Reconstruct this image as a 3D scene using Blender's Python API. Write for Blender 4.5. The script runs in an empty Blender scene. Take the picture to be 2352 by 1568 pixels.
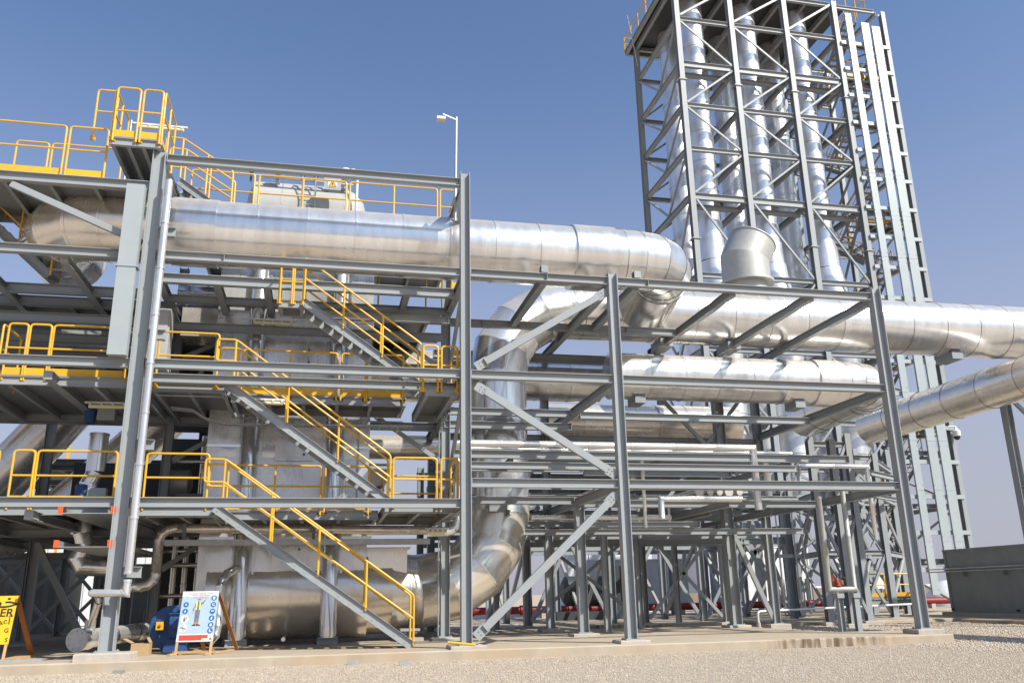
import bpy, math, random
import numpy as np
from mathutils import Vector, Matrix
random.seed(7); np.random.seed(7)
sc = bpy.context.scene
C = sc.collection
# ------------------------------------------------------------------ camera
F, TH, RO, YAW = 1964.6, 0.28774, -0.019664, 0.2178      # focal length (in 1/2352 frame widths), pitch, roll, yaw
CX, CY = 1176, 784
C0 = Vector((0, -23.0, 1.45))
def ray(px, py):
    x, y = (px - CX), -(py - CY)
    c, s = math.cos(RO), math.sin(RO); x, y = c*x - s*y, s*x + c*y
    c, s = math.cos(TH), math.sin(TH); d = (x, c*F - s*y, s*F + c*y)
    c, s = math.cos(YAW), math.sin(YAW)
    return Vector((c*d[0] + s*d[1], -s*d[0] + c*d[1], d[2]))
def PY(px, py, Y=0.0): r = ray(px, py); return C0 + r*((Y - C0.y)/r.y)
def PZ(px, py, Z=0.0): r = ray(px, py); return C0 + r*((Z - C0.z)/r.z)
def PX(px, py, X): r = ray(px, py); return C0 + r*((X - C0.x)/r.x)
cam = bpy.data.cameras.new('camera'); cam_o = bpy.data.objects.new('camera', cam); C.objects.link(cam_o)
cam.sensor_width = 36; cam.sensor_fit = 'HORIZONTAL'; cam.lens = 36*F/2352
cam.clip_start = .1; cam.clip_end = 5000
zf = ray(CX, CY).normalized(); xr = (ray(CX+1, CY) - ray(CX, CY)).normalized(); yu = xr.cross(-zf) * -1
yu = (-zf).cross(xr)
M = Matrix((( xr.x, yu.x, -zf.x, C0.x), (xr.y, yu.y, -zf.y, C0.y), (xr.z, yu.z, -zf.z, C0.z), (0, 0, 0, 1)))
cam_o.matrix_world = M
sc.camera = cam_o
# ------------------------------------------------------------------ light
SUN = Vector((0.66, -0.72, 0.88)).normalized()            # towards the sun
w = bpy.data.worlds.new('World'); sc.world = w; w.use_nodes = True
nt = w.node_tree; nt.nodes.clear()
sky = nt.nodes.new('ShaderNodeTexSky'); sky.sky_type = 'NISHITA'; sky.sun_disc = False
sky.sun_elevation = math.asin(SUN.z); sky.sun_rotation = math.atan2(SUN.x, SUN.y)
sky.altitude = 300; sky.air_density = 1.0; sky.dust_density = 2.2; sky.ozone_density = 2.6
bg = nt.nodes.new('ShaderNodeBackground'); bg.inputs['Strength'].default_value = .132
ow = nt.nodes.new('ShaderNodeOutputWorld')
hsv = nt.nodes.new('ShaderNodeHueSaturation'); hsv.inputs['Saturation'].default_value = .92; hsv.inputs['Hue'].default_value = .512
# dusty desert air: the sky pales to a lavender grey towards the horizon, all the way round
wtc = nt.nodes.new('ShaderNodeTexCoord'); wsp = nt.nodes.new('ShaderNodeSeparateXYZ'); wmr = nt.nodes.new('ShaderNodeMapRange'); wmx = nt.nodes.new('ShaderNodeMix'); wmx.data_type = 'RGBA'
wmr.interpolation_type = 'SMOOTHSTEP'; wmr.inputs[1].default_value = -.02; wmr.inputs[2].default_value = .60; wmr.inputs[3].default_value = .93; wmr.inputs[4].default_value = 0
HZ = 1/(.132*2**.33); wmx.inputs[7].default_value = (.47*HZ, .462*HZ, .55*HZ, 1)
nt.links.new(wtc.outputs['Generated'], wsp.inputs[0]); nt.links.new(wsp.outputs[2], wmr.inputs[0]); nt.links.new(wmr.outputs[0], wmx.inputs[0])
tint = nt.nodes.new('ShaderNodeVectorMath'); tint.operation = 'MULTIPLY'; tint.inputs[1].default_value = (.80, .985, 1.06)
nt.links.new(sky.outputs[0], hsv.inputs['Color']); nt.links.new(hsv.outputs[0], tint.inputs[0]); nt.links.new(tint.outputs[0], wmx.inputs[6]); nt.links.new(wmx.outputs[2], bg.inputs[0]); nt.links.new(bg.outputs[0], ow.inputs[0])
sl = bpy.data.lights.new('sun', 'SUN'); sl.energy = 4.6; sl.angle = math.radians(.53); sl.color = (1, .955, .88)
so = bpy.data.objects.new('sun', sl); C.objects.link(so); so.rotation_euler = SUN.to_track_quat('Z', 'Y').to_euler()
sc.view_settings.view_transform = 'Standard'; sc.view_settings.look = 'None'; sc.view_settings.exposure = .33
sc.view_settings.gamma = 1; sc.view_settings.use_curve_mapping = False
sc.render.engine = 'CYCLES'; sc.cycles.max_bounces = 7; sc.cycles.diffuse_bounces = 3; sc.cycles.glossy_bounces = 5
sc.cycles.sample_clamp_indirect = 6; sc.cycles.caustics_reflective = False; sc.cycles.caustics_refractive = False
# ------------------------------------------------------------------ materials
def mat(name, col, rough=.5, metal=0., spec=.4, noise=None, bump=0., bscale=40., var=None, dust_up=0):
    m = bpy.data.materials.new(name); m.use_nodes = True; n = m.node_tree; b = n.nodes['Principled BSDF']
    b.inputs['Base Color'].default_value = (*col, 1); b.inputs['Roughness'].default_value = rough
    b.inputs['Metallic'].default_value = metal; b.inputs['Specular IOR Level'].default_value = spec
    tc = n.nodes.new('ShaderNodeTexCoord'); out = None
    if noise:                                # (scale, other colour, strength)
        nz = n.nodes.new('ShaderNodeTexNoise'); nz.inputs['Scale'].default_value = noise[0]; nz.inputs['Detail'].default_value = 6
        nz.inputs['Roughness'].default_value = .65
        n.links.new(tc.outputs['Object'], nz.inputs['Vector'])
        r = n.nodes.new('ShaderNodeMapRange'); r.inputs[1].default_value = .35; r.inputs[2].default_value = .7; r.inputs[4].default_value = noise[2]
        n.links.new(nz.outputs[0], r.inputs[0])
        mx = n.nodes.new('ShaderNodeMix'); mx.data_type = 'RGBA'; mx.inputs[6].default_value = (*col, 1); mx.inputs[7].default_value = (*noise[1], 1)
        n.links.new(r.outputs[0], mx.inputs[0]); n.links.new(mx.outputs[2], b.inputs['Base Color']); out = mx.outputs[2]
    if var:                                  # per-object brightness variation
        oi = n.nodes.new('ShaderNodeObjectInfo'); mr = n.nodes.new('ShaderNodeMapRange'); mr.inputs[3].default_value = 1-var; mr.inputs[4].default_value = 1+var
        n.links.new(oi.outputs['Random'], mr.inputs[0])
        vm = n.nodes.new('ShaderNodeVectorMath'); vm.operation = 'SCALE'
        if out: n.links.new(out, vm.inputs[0])
        else: vm.inputs[0].default_value = col
        n.links.new(mr.outputs[0], vm.inputs[3]); n.links.new(vm.outputs[0], b.inputs['Base Color'])
    if dust_up:
        g = n.nodes.new('ShaderNodeNewGeometry'); sp = n.nodes.new('ShaderNodeSeparateXYZ'); n.links.new(g.outputs['Normal'], sp.inputs[0])
        nd = n.nodes.new('ShaderNodeTexNoise'); nd.inputs['Scale'].default_value = 3; nd.inputs['Detail'].default_value = 4; n.links.new(g.outputs['Position'], nd.inputs['Vector'])
        a = n.nodes.new('ShaderNodeMapRange'); a.inputs[1].default_value = .3; a.inputs[2].default_value = .95; a.inputs[4].default_value = dust_up; n.links.new(sp.outputs[2], a.inputs[0])
        # thin grimy film and runs everywhere, thicker dust on top
        mp = n.nodes.new('ShaderNodeMapping'); mp.inputs['Scale'].default_value = (7, 7, .7); n.links.new(g.outputs['Position'], mp.inputs['Vector'])
        nr = n.nodes.new('ShaderNodeTexNoise'); nr.inputs['Scale'].default_value = 1; nr.inputs['Detail'].default_value = 3; n.links.new(mp.outputs[0], nr.inputs['Vector'])
        rr_ = n.nodes.new('ShaderNodeMapRange'); rr_.inputs[1].default_value = .52; rr_.inputs[2].default_value = .75; rr_.inputs[4].default_value = .35; n.links.new(nr.outputs[0], rr_.inputs[0])
        ad = n.nodes.new('ShaderNodeMath'); ad.use_clamp = True; n.links.new(a.outputs[0], ad.inputs[0]); n.links.new(rr_.outputs[0], ad.inputs[1])
        md = n.nodes.new('ShaderNodeMix'); md.data_type = 'RGBA'; md.inputs[7].default_value = (.40, .34, .27, 1)
        src = b.inputs['Base Color'].links[0].from_socket; n.links.new(ad.outputs[0], md.inputs[0]); n.links.new(src, md.inputs[6]); n.links.new(md.outputs[2], b.inputs['Base Color'])
    if bump:
        nb = n.nodes.new('ShaderNodeTexNoise'); nb.inputs['Scale'].default_value = bscale; nb.inputs['Detail'].default_value = 4
        n.links.new(tc.outputs['Object'], nb.inputs['Vector'])
        bp = n.nodes.new('ShaderNodeBump'); bp.inputs['Strength'].default_value = 1; bp.inputs['Distance'].default_value = bump
        n.links.new(nb.outputs[0], bp.inputs['Height']); n.links.new(bp.outputs[0], b.inputs['Normal'])
    return m
def metal_mat(name, col, rough, wave, streak, dust, rvar=.1, wscale=(.9, .9, .9), metal=.78):
    """bare sheet cladding: large soft dents, fine brushed streaks, settled dust on what faces up"""
    m = bpy.data.materials.new(name); m.use_nodes = True; n = m.node_tree; b = n.nodes['Principled BSDF']; L = n.links.new
    b.inputs['Metallic'].default_value = metal; b.inputs['Roughness'].default_value = rough
    g = n.nodes.new('ShaderNodeNewGeometry'); oi = n.nodes.new('ShaderNodeObjectInfo')
    mp = n.nodes.new('ShaderNodeMapping'); mp.inputs['Scale'].default_value = wscale; L(g.outputs['Position'], mp.inputs['Vector'])
    n1 = n.nodes.new('ShaderNodeTexNoise'); n1.inputs['Scale'].default_value = 1.1; n1.inputs['Detail'].default_value = 2; L(mp.outputs[0], n1.inputs['Vector'])
    n2 = n.nodes.new('ShaderNodeTexNoise'); n2.inputs['Scale'].default_value = 1; n2.inputs['Detail'].default_value = 3
    mp2 = n.nodes.new('ShaderNodeMapping'); mp2.inputs['Scale'].default_value = streak; L(g.outputs['Position'], mp2.inputs['Vector']); L(mp2.outputs[0], n2.inputs['Vector'])
    b1 = n.nodes.new('ShaderNodeBump'); b1.inputs['Distance'].default_value = wave; L(n1.outputs[0], b1.inputs['Height'])
    b2 = n.nodes.new('ShaderNodeBump'); b2.inputs['Distance'].default_value = .00012; L(n2.outputs[0], b2.inputs['Height']); L(b1.outputs[0], b2.inputs['Normal'])
    L(b1.outputs[0], b.inputs['Normal'])
    r = n.nodes.new('ShaderNodeMapRange'); r.inputs[1].default_value = .3; r.inputs[2].default_value = .7
    r.inputs[3].default_value = rough-rvar/2; r.inputs[4].default_value = rough+rvar; L(n2.outputs[0], r.inputs[0]); L(r.outputs[0], b.inputs['Roughness'])
    mr = n.nodes.new('ShaderNodeMapRange'); mr.inputs[3].default_value = .9; mr.inputs[4].default_value = 1.06; L(oi.outputs['Random'], mr.inputs[0])
    vm = n.nodes.new('ShaderNodeVectorMath'); vm.operation = 'SCALE'; vm.inputs[0].default_value = col; 
    sm = n.nodes.new('ShaderNodeMapRange'); sm.inputs[1].default_value = .3; sm.inputs[2].default_value = .6; sm.inputs[3].default_value = .90; sm.inputs[4].default_value = 1.02; L(n2.outputs[0], sm.inputs[0])
    mm = n.nodes.new('ShaderNodeMath'); mm.operation = 'MULTIPLY'; L(mr.outputs[0], mm.inputs[0]); L(sm.outputs[0], mm.inputs[1])
    L(mm.outputs[0], vm.inputs[3]); L(vm.outputs[0], b.inputs['Base Color'])
    if dust:
        sp = n.nodes.new('ShaderNodeSeparateXYZ'); L(g.outputs['Normal'], sp.inputs[0])
        a = n.nodes.new('ShaderNodeMapRange'); a.inputs[1].default_value = .45; a.inputs[2].default_value = .98; a.inputs[4].default_value = dust; L(sp.outputs[2], a.inputs[0])
        n3 = n.nodes.new('ShaderNodeTexNoise'); n3.inputs['Scale'].default_value = 1.6; n3.inputs['Detail'].default_value = 2; L(g.outputs['Position'], n3.inputs['Vector'])
        a2 = n.nodes.new('ShaderNodeMath'); a2.operation = 'MULTIPLY_ADD'; a2.inputs[1].default_value = 1.2; a2.inputs[2].default_value = .3; L(n3.outputs[0], a2.inputs[0])
        a3 = n.nodes.new('ShaderNodeMath'); a3.operation = 'MULTIPLY'; a3.use_clamp = True; L(a.outputs[0], a3.inputs[0]); L(a2.outputs[0], a3.inputs[1])
        d = n.nodes.new('ShaderNodeBsdfDiffuse'); d.inputs[0].default_value = (.5, .45, .38, 1); ms = n.nodes.new('ShaderNodeMixShader')
        o = n.nodes['Material Output']; L(a3.outputs[0], ms.inputs[0]); L(b.outputs[0], ms.inputs[1]); L(d.outputs[0], ms.inputs[2]); L(ms.outputs[0], o.inputs[0])
    return m
STEEL = mat('grey_steel_paint', (.30, .328, .342), .42, 0, .4, (2.2, (.34, .355, .355), .8), .0008, 60, .08, .6)
GALV = mat('galvanised_steel', (.42, .44, .45), .45, .55, .5, (7, (.55, .56, .56), 1), .0008, 90, .06)
GRATE = mat('galvanised_grating', (.27, .28, .28), .6, .3, .4, (9, (.28, .28, .28), 1), 0, 40, .08)
YEL = mat('yellow_paint', (.82, .44, .010), .40, 0, .45, (4, (.66, .38, .05), .7), .0005, 80, .07, .25)
ALU = metal_mat('aluminium_cladding', (.90, .885, .855), .23, .0004, (4, 1.2, 1.2), .7, .05)
ALUV = metal_mat('aluminium_cladding_upright', (.88, .875, .86), .17, .004, (6, 6, .5), .2, .08, (1.4, 1.4, .7))
ALUB = metal_mat('aluminium_sheet_casing', (.80, .80, .79), .26, .035, (2.5, 2.5, .4), .0, .08, (1.0, 1.0, .8), metal=.62)
ALUT = metal_mat('thin_pipe_cladding', (.82, .81, .79), .24, .0004, (1, 1, 1), .5, .04)
ALUC = metal_mat('aluminium_duct_cladding', (.95, .88, .77), .24, .0025, (2, 2, 2), .4, .06, (.8, .8, 1.1), metal=.70)
STK = metal_mat('stack_cladding', (.92, .925, .93), .34, .001, (2, 2, 1), .0, .08)
DULL = mat('weathered_zinc_sheet', (.45, .45, .42), .5, .35, .4, (5, (.52, .51, .46), 1), .004, 6, .03)
GREYS = mat('grey_sheet_cover', (.37, .41, .42), .4, .1, .4, (1.5, (.41, .44, .44), 1), .001, 30, .02)
CONC = mat('concrete', (.47, .405, .31), .85, 0, .2, (1.3, (.40, .33, .25), 1), .004, 25, 0)
n_ = CONC.node_tree; b_ = n_.nodes['Principled BSDF']; L_ = n_.links.new
g_ = n_.nodes.new('ShaderNodeNewGeometry'); sp_ = n_.nodes.new('ShaderNodeSeparateXYZ'); L_(g_.outputs['Position'], sp_.inputs[0]); sn_ = n_.nodes.new('ShaderNodeSeparateXYZ'); L_(g_.outputs['True Normal'], sn_.inputs[0])
def mr_(src, a, b, c, d):
    m_ = n_.nodes.new('ShaderNodeMapRange'); m_.interpolation_type = 'SMOOTHSTEP'; m_.inputs[1].default_value = a; m_.inputs[2].default_value = b; m_.inputs[3].default_value = c; m_.inputs[4].default_value = d; L_(src, m_.inputs[0]); return m_.outputs[0]
def ml_(a, b):
    m_ = n_.nodes.new('ShaderNodeMath'); m_.operation = 'MULTIPLY'; m_.use_clamp = True; L_(a, m_.inputs[0]); L_(b, m_.inputs[1]); return m_.outputs[0]
mp_ = n_.nodes.new('ShaderNodeMapping'); mp_.inputs['Scale'].default_value = (5, 0, .8); L_(g_.outputs['Position'], mp_.inputs['Vector'])
nn_ = n_.nodes.new('ShaderNodeTexNoise'); nn_.inputs['Scale'].default_value = 1; nn_.inputs['Detail'].default_value = 5; L_(mp_.outputs[0], nn_.inputs['Vector'])
st_ = ml_(ml_(ml_(mr_(sp_.outputs[0], 11.6, 12.4, 0, 1), mr_(sp_.outputs[0], 14.6, 16.6, 1, 0)), mr_(nn_.outputs[0], .40, .60, 0, 1)), mr_(sn_.outputs[1], -.3, -.6, 0, 1))
mx_ = n_.nodes.new('ShaderNodeMix'); mx_.data_type = 'RGBA'; mx_.inputs[7].default_value = (.13, .085, .05, 1); L_(st_, mx_.inputs[0]); L_(b_.inputs['Base Color'].links[0].from_socket, mx_.inputs[6]); L_(mx_.outputs[2], b_.inputs['Base Color'])
n2_ = n_.nodes.new('ShaderNodeTexNoise'); n2_.inputs['Scale'].default_value = .7; n2_.inputs['Detail'].default_value = 6; L_(g_.outputs['Position'], n2_.inputs['Vector'])
mx2 = n_.nodes.new('ShaderNodeMix'); mx2.data_type = 'RGBA'; mx2.inputs[7].default_value = (.46, .35, .24, 1); L_(mr_(n2_.outputs[0], .45, .65, 0, .8), mx2.inputs[0]); L_(mx_.outputs[2], mx2.inputs[6]); L_(mx2.outputs[2], b_.inputs['Base Color'])
CONCP = mat('plinth_concrete', (.50, .45, .38), .85, 0, .2, (5, (.40, .36, .31), 1), .003, 40, .06)
GRAV = mat('gravel_bed', (.48, .40, .325), .9, 0, .2, (30, (.34, .285, .23), 1), .02, 40, 0)
SAND = mat('sandy_ground', (.50, .40, .30), .95, 0, .1, (.15, (.42, .34, .26), 1), .02, 3, 0)
PEB = mat('gravel_stone', (.62, .53, .415), .85, 0, .25, (9, (.38, .31, .235), 1), 0, 40, 0)
DARK = mat('dark_paint_and_shade', (.05, .055, .06), .5)  # dark paint, also the tone of the added shade panels
DGREY = mat('dark_container_paint', (.28, .295, .275), .6, 0, .3, (.9, (.23, .24, .23), 1), .002, 8)
PALE = mat('pale_grey_paint', (.46, .455, .43), .5, 0, .4, (3, (.40, .395, .37), .8))
WHITE = mat('white_paint', (.72, .73, .73), .5, 0, .4, (3, (.63, .64, .63), .8))
BLUE = mat('blue_paint', (.018, .075, .25), .45, 0, .4, (5, (.07, .12, .24), .8))
WOOD = mat('planed_timber', (.58, .37, .19), .7, 0, .3, (5, (.48, .29, .14), 1), .002, 60, .08)
WOODB = mat('brown_timber', (.36, .15, .045), .6, 0, .3, (6, (.30, .12, .035), 1), .001, 50)
RED = mat('red_paint', (.22, .018, .016), .5)
ORANGE = mat('orange_cap', (.85, .12, .03), .4)
BLACK = mat('black_rubber', (.015, .015, .016), .6)
LAMPM = mat('lamp_diffuser', (.75, .68, .42), .35, 0, .5)
BOARD = mat('poster_board', (.36, .48, .59), .4, 0, .4, (2, (.43, .53, .62), 1))
BOARDW = mat('white_print', (.62, .63, .64), .45)
BOARDY = mat('yellow_board', (.82, .48, .02), .45, 0, .4, (3, (.76, .44, .02), 1))
PRB = mat('blue_print', (.015, .12, .34), .45)
PRR = mat('red_print', (.60, .07, .045), .5)
PRG = mat('grey_print', (.16, .17, .22), .5)
PRO = mat('orange_print', (.72, .16, .05), .5)
PRS = mat('skin_print', (.55, .36, .36), .5)
PRY = mat('lime_print', (.75, .75, .12), .5)
PRK = mat('black_print', (.03, .025, .02), .5)
CARD = mat('cardboard', (.48, .33, .18), .8, 0, .2, (6, (.42, .28, .15), 1))
WALLM = mat('brown_block_wall', (.24, .19, .15), .9, 0, .2, (2, (.3, .24, .19), 1))
GLASS = mat('dark_dome', (.02, .02, .025), .1)
# ------------------------------------------------------------------ mesh building
class MB:
    def __init__(s): s.v = []; s.f = []; s.sm = []
    def add(s, vs, fs, smooth=False):
        o = len(s.v); s.v += [tuple(v) for v in vs]
        s.f += [tuple(i+o for i in f) for f in fs]; s.sm += [smooth]*len(fs); return s
    def box(s, a, b):
        x0, y0, z0 = a; x1, y1, z1 = b
        return s.add([(x0,y0,z0),(x1,y0,z0),(x1,y1,z0),(x0,y1,z0),(x0,y0,z1),(x1,y0,z1),(x1,y1,z1),(x0,y1,z1)],
                     [(0,3,2,1),(4,5,6,7),(0,1,5,4),(1,2,6,5),(2,3,7,6),(3,0,4,7)])
    def bar(s, p0, p1, wd, ht, up=(0,0,1)):
        p0, p1 = Vector(p0), Vector(p1); d = (p1-p0).normalized(); u = Vector(up); u = (u - d*u.dot(d))
        if u.length < 1e-4: u = Vector((0, 1, 0)); u = u - d*u.dot(d)
        u.normalize(); r = d.cross(u)
        vs = []
        for p in (p0, p1):
            for a, b in ((-1,-1),(1,-1),(1,1),(-1,1)): vs.append(p + r*(a*wd/2) + u*(b*ht/2))
        return s.add(vs, [(3,2,1,0),(4,5,6,7),(0,1,5,4),(1,2,6,5),(2,3,7,6),(3,0,4,7)])
    def ibeam(s, p0, p1, h, b, tf=.016, tw=.012, up=(0,0,1), ends=True):
        """rolled I section: h along `up`, flanges b wide"""
        p0, p1 = Vector(p0), Vector(p1); d = (p1-p0).normalized(); u = Vector(up); u = u - d*u.dot(d); u.normalize(); r = d.cross(u)
        H, B, W = h/2, b/2, tw/2
        prof = [(-B,-H),(B,-H),(B,-H+tf),(W,-H+tf),(W,H-tf),(B,H-tf),(B,H),(-B,H),(-B,H-tf),(-W,H-tf),(-W,-H+tf),(-B,-H+tf)]
        vs = [p + r*x + u*z for p in (p0, p1) for x, z in prof]
        fs = [(i, (i+1) % 12, (i+1) % 12+12, i+12) for i in range(12)]
        for o, rev in ((0, True), (12, False)):
            for q in ((0,1,2,11),(3,4,9,10),(5,6,7,8)):
                fs.append(tuple(o+i for i in (reversed(q) if rev else q)))
            fs.append(tuple(o+i for i in ((11,2,3,10) if not rev else (10,3,2,11))))
            fs.append(tuple(o+i for i in ((9,4,5,8) if not rev else (8,5,4,9))))
        return s.add(vs, fs)
    def tube(s, path, r, n=12, cap=True, smooth=True):
        path = [Vector(p) for p in path]; rings = rings_of(path, r, n); vs = [v for R in rings for v in R]; fs = []
        for k in range(len(rings)-1):
            for i in range(n): fs.append((k*n+i, k*n+(i+1) % n, (k+1)*n+(i+1) % n, (k+1)*n+i))
        s.add(vs, fs, smooth)
        if cap:
            s.add(rings[0], [tuple(reversed(range(n)))]); s.add(rings[-1], [tuple(range(n))])
        return s
    def lathe(s, base, axis, prof, n=24, smooth=True):
        """prof: list of (distance along axis, radius)"""
        axis = Vector(axis).normalized(); a = axis.orthogonal().normalized(); b = axis.cross(a); base = Vector(base)
        vs = [base + axis*t + (a*math.cos(2*math.pi*i/n) + b*math.sin(2*math.pi*i/n))*r for t, r in prof for i in range(n)]
        fs = [(k*n+i, k*n+(i+1) % n, (k+1)*n+(i+1) % n, (k+1)*n+i) for k in range(len(prof)-1) for i in range(n)]
        s.add(vs, fs, smooth)
        s.add(vs[:n], [tuple(reversed(range(n)))]); s.add(vs[-n:], [tuple(range(n))]); return s
    def ball(s, c, r, n=10):
        pr = [(-r*math.cos(math.pi*k/6), max(.002, r*math.sin(math.pi*k/6))) for k in range(7)]
        return s.lathe(c, (0, 0, 1), pr, n)
    def build(s, name, m, parent=None, label=None, kind=None, cat=None, group=None, flat_angle=False):
        me = bpy.data.meshes.new(name); me.from_pydata(s.v, [], s.f); me.materials.append(m)
        me.polygons.foreach_set('use_smooth', s.sm); me.update()
        if any(s.sm): me.set_sharp_from_angle(angle=math.radians(42))
        o = bpy.data.objects.new(name, me); C.objects.link(o)
        if parent is not None: o.parent = parent
        if label: o['label'] = label
        if kind: o['kind'] = kind
        if cat: o['category'] = cat
        if group: o['group'] = group
        return o
def rings_of(path, r, n, mitre=True):
    """rings at the points of a path with mitred joints"""
    dirs = [(path[i+1]-path[i]).normalized() for i in range(len(path)-1)]
    a = dirs[0].orthogonal().normalized()
    if abs(dirs[0].z) < .9: a = (Vector((0,0,1)) - dirs[0]*dirs[0].z).normalized()
    rings = []
    rr = r if isinstance(r, (list, tuple)) else [r]*len(path)
    for i, p in enumerate(path):
        if i == 0: d = dirs[0]; nn = d
        elif i == len(path)-1: d = dirs[-1]; nn = d
        else: d = dirs[i-1]; nn = (dirs[i-1]+dirs[i]).normalized()
        b = d.cross(a); ring = []
        for k in range(n):
            t = 2*math.pi*k/n; v = (a*math.cos(t) + b*math.sin(t))*rr[i]
            v = v - d*(v.dot(nn)/d.dot(nn)); ring.append(p+v)
        rings.append(ring)
        if 0 < i < len(path)-1:
            q = dirs[i-1].rotation_difference(dirs[i]); a = q @ a
    return rings
def thing(name, label, cat, loc=(0, 0, 0), group=None, kind=None):
    o = bpy.data.objects.new(name, None); C.objects.link(o); o.empty_display_size = .2
    o['label'] = label; o['category'] = cat
    if group: o['group'] = group
    if kind: o['kind'] = kind
    return o
def settle(root, loc):
    """put the empty at the thing's base without moving its parts"""
    loc = Vector(loc); root.location = loc
    for c in root.children:
        c.location = c.location - loc
def arc(p0, d0, p1, d1, n):
    """points of a bend that leaves p0 along d0 and reaches p1 along d1 (tangent lines meet)"""
    p0, p1, d0 = Vector(p0), Vector(p1), Vector(d0).normalized()
    K = p0 + d0*((p1-p0).dot(d0)); c = p0+p1-K
    return [c + (p0-c)*math.cos(i*math.pi/2/n) + (p1-c)*math.sin(i*math.pi/2/n) for i in range(n+1)]
def clad(root, path, r, m, seclen=1.25, n=40, name='cladding_section', lip=.014, ends=None):
    """large insulated pipe: every sheet of its cladding is a part, with a raised lap at its seam"""
    pts = [Vector(path[0])]; 
    for i in range(len(path)-1):
        a, b = Vector(path[i]), Vector(path[i+1]); L = (b-a).length; k = max(1, round(L/seclen))
        for j in range(1, k+1): pts.append(a.lerp(b, j/k))
    rr = r if not isinstance(r, (list, tuple)) else None
    if rr is None:                                      # radius given per path point: interpolate by length
        cum = [0]; 
        for i in range(len(path)-1): cum.append(cum[-1] + (Vector(path[i+1])-Vector(path[i])).length)
        cp = [0]
        for i in range(len(pts)-1): cp.append(cp[-1] + (pts[i+1]-pts[i]).length)
        radii = [float(np.interp(c, cum, r)) for c in cp]
    else: radii = [rr]*len(pts)
    R = rings_of(pts, radii, n)
    for i in range(len(pts)-1):
        A, B = R[i], R[i+1]; L = (pts[i+1]-pts[i]).length; mb = MB(); rows = []
        for t, e in ((0, lip), (min(.06/L, .3), lip), (min(.065/L, .32), 0), (1, 0)):
            row = []
            for k in range(n):
                p = A[k].lerp(B[k], t); c = pts[i].lerp(pts[i+1], t); row.append(p + (p-c).normalized()*e)
            rows.append(row)
        vs = [v for row in rows for v in row]; fs = []
        for k in range(3):
            for j in range(n): fs.append((k*n+j, k*n+(j+1) % n, (k+1)*n+(j+1) % n, (k+1)*n+j))
        mb.add(vs, fs, True)
        if i == 0: mb.add(rows[0], [tuple(reversed(range(n)))])
        if i == len(pts)-2: mb.add(rows[-1], [tuple(range(n))])
        if i == 0 or i == len(pts)-2: pass
        o = mb.build(name, m, root)
        try:
            me = o.data; me.set_sharp_from_angle(angle=math.radians(50))
        except Exception: pass
UPX = (1, 0, 0)
def bolts(mb, c, nrm, u, v, r=.016, offs=((-1,-1),(1,-1),(-1,1),(1,1)), d=.05):
    nrm = Vector(nrm).normalized(); u = Vector(u); v = Vector(v)
    for a, b in offs: mb.lathe(Vector(c)+u*(a*d)+v*(b*d), nrm, [(0, r), (.018, r), (.022, r*.6)], 6, False)
class Frame:
    """a bolted steel frame; every member is a part"""
    def __init__(s, name, label, cat, group=None): s.root = thing(name, label, cat, group=group)
    def col(s, X, Y, z0, z1, h=.28, b=.28, m=None, plate=True, web='x'):
        web = getattr(s, 'web', web)
        mb = MB(); up = (1, 0, 0) if web == 'x' else (0, 1, 0)
        mb.ibeam((X, Y, z0), (X, Y, z1), h, b, .02, .013, up)
        if plate:
            mb.box((X-h/2-.07, Y-b/2-.06, z0-.03), (X+h/2+.07, Y+b/2+.06, z0+.004))
            bolts(mb, (X, Y, z0+.004), (0,0,1), (1,0,0), (0,1,0), .022, ((-1,-1),(1,-1),(-1,1),(1,1)), h/2+.03)
        return mb.build('column', m or STEEL, s.root)
    def beam(s, p0, p1, h=.24, b=.2, ends=True, m=None, stiff=()):
        """p0, p1: ends of the TOP edge's centre line"""
        p0, p1 = Vector(p0), Vector(p1); d = (p1-p0).normalized(); dz = Vector((0, 0, h/2)); mb = MB()
        g = d*.016
        mb.ibeam(p0-dz+g, p1-dz-g, h, b, .016, .011)
        if ends:
            mb.bar(p0-dz+d*.002, p0-dz+g, b+.004, h+.004); mb.bar(p1-dz-g, p1-dz-d*.002, b+.004, h+.004)
            side = d.cross(Vector((0,0,1)))
            for P, q in ((p0-dz+g, d), (p1-dz-g, -d)): bolts(mb, P, q, side, (0,0,1), .014, d=.06)
        for t in stiff:
            q = p0.lerp(p1, t)-dz; mb.bar(q-d*.006, q+d*.006, b-.01, h-.04)
        return mb.build('beam', m or STEEL, s.root)
    def brace(s, p0, p1, wd=.18, ht=.14, plate=True, m=None, nrm=(0,-1,0), gus=.42):
        p0, p1 = Vector(p0), Vector(p1); d = (p1-p0).normalized(); mb = MB(); n_ = Vector(nrm)
        a, b = (p0+d*gus*.75, p1-d*gus*.75) if plate else (p0, p1)
        mb.bar(a, b, ht, wd, d.cross(n_))
        if plate:
            side = d.cross(n_)
            for P, q in ((p0, d), (p1, -d)):
                mb.bar(P, P+q*gus*.95, .016, wd*1.35, side)
                bolts(mb, P+q*gus*.5+n_*.008, n_, d, side, .018, d=.05)
        return mb.build('brace', m or STEEL, s.root)
def tri(path, closed=False): return [Vector(p) for p in path]
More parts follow.
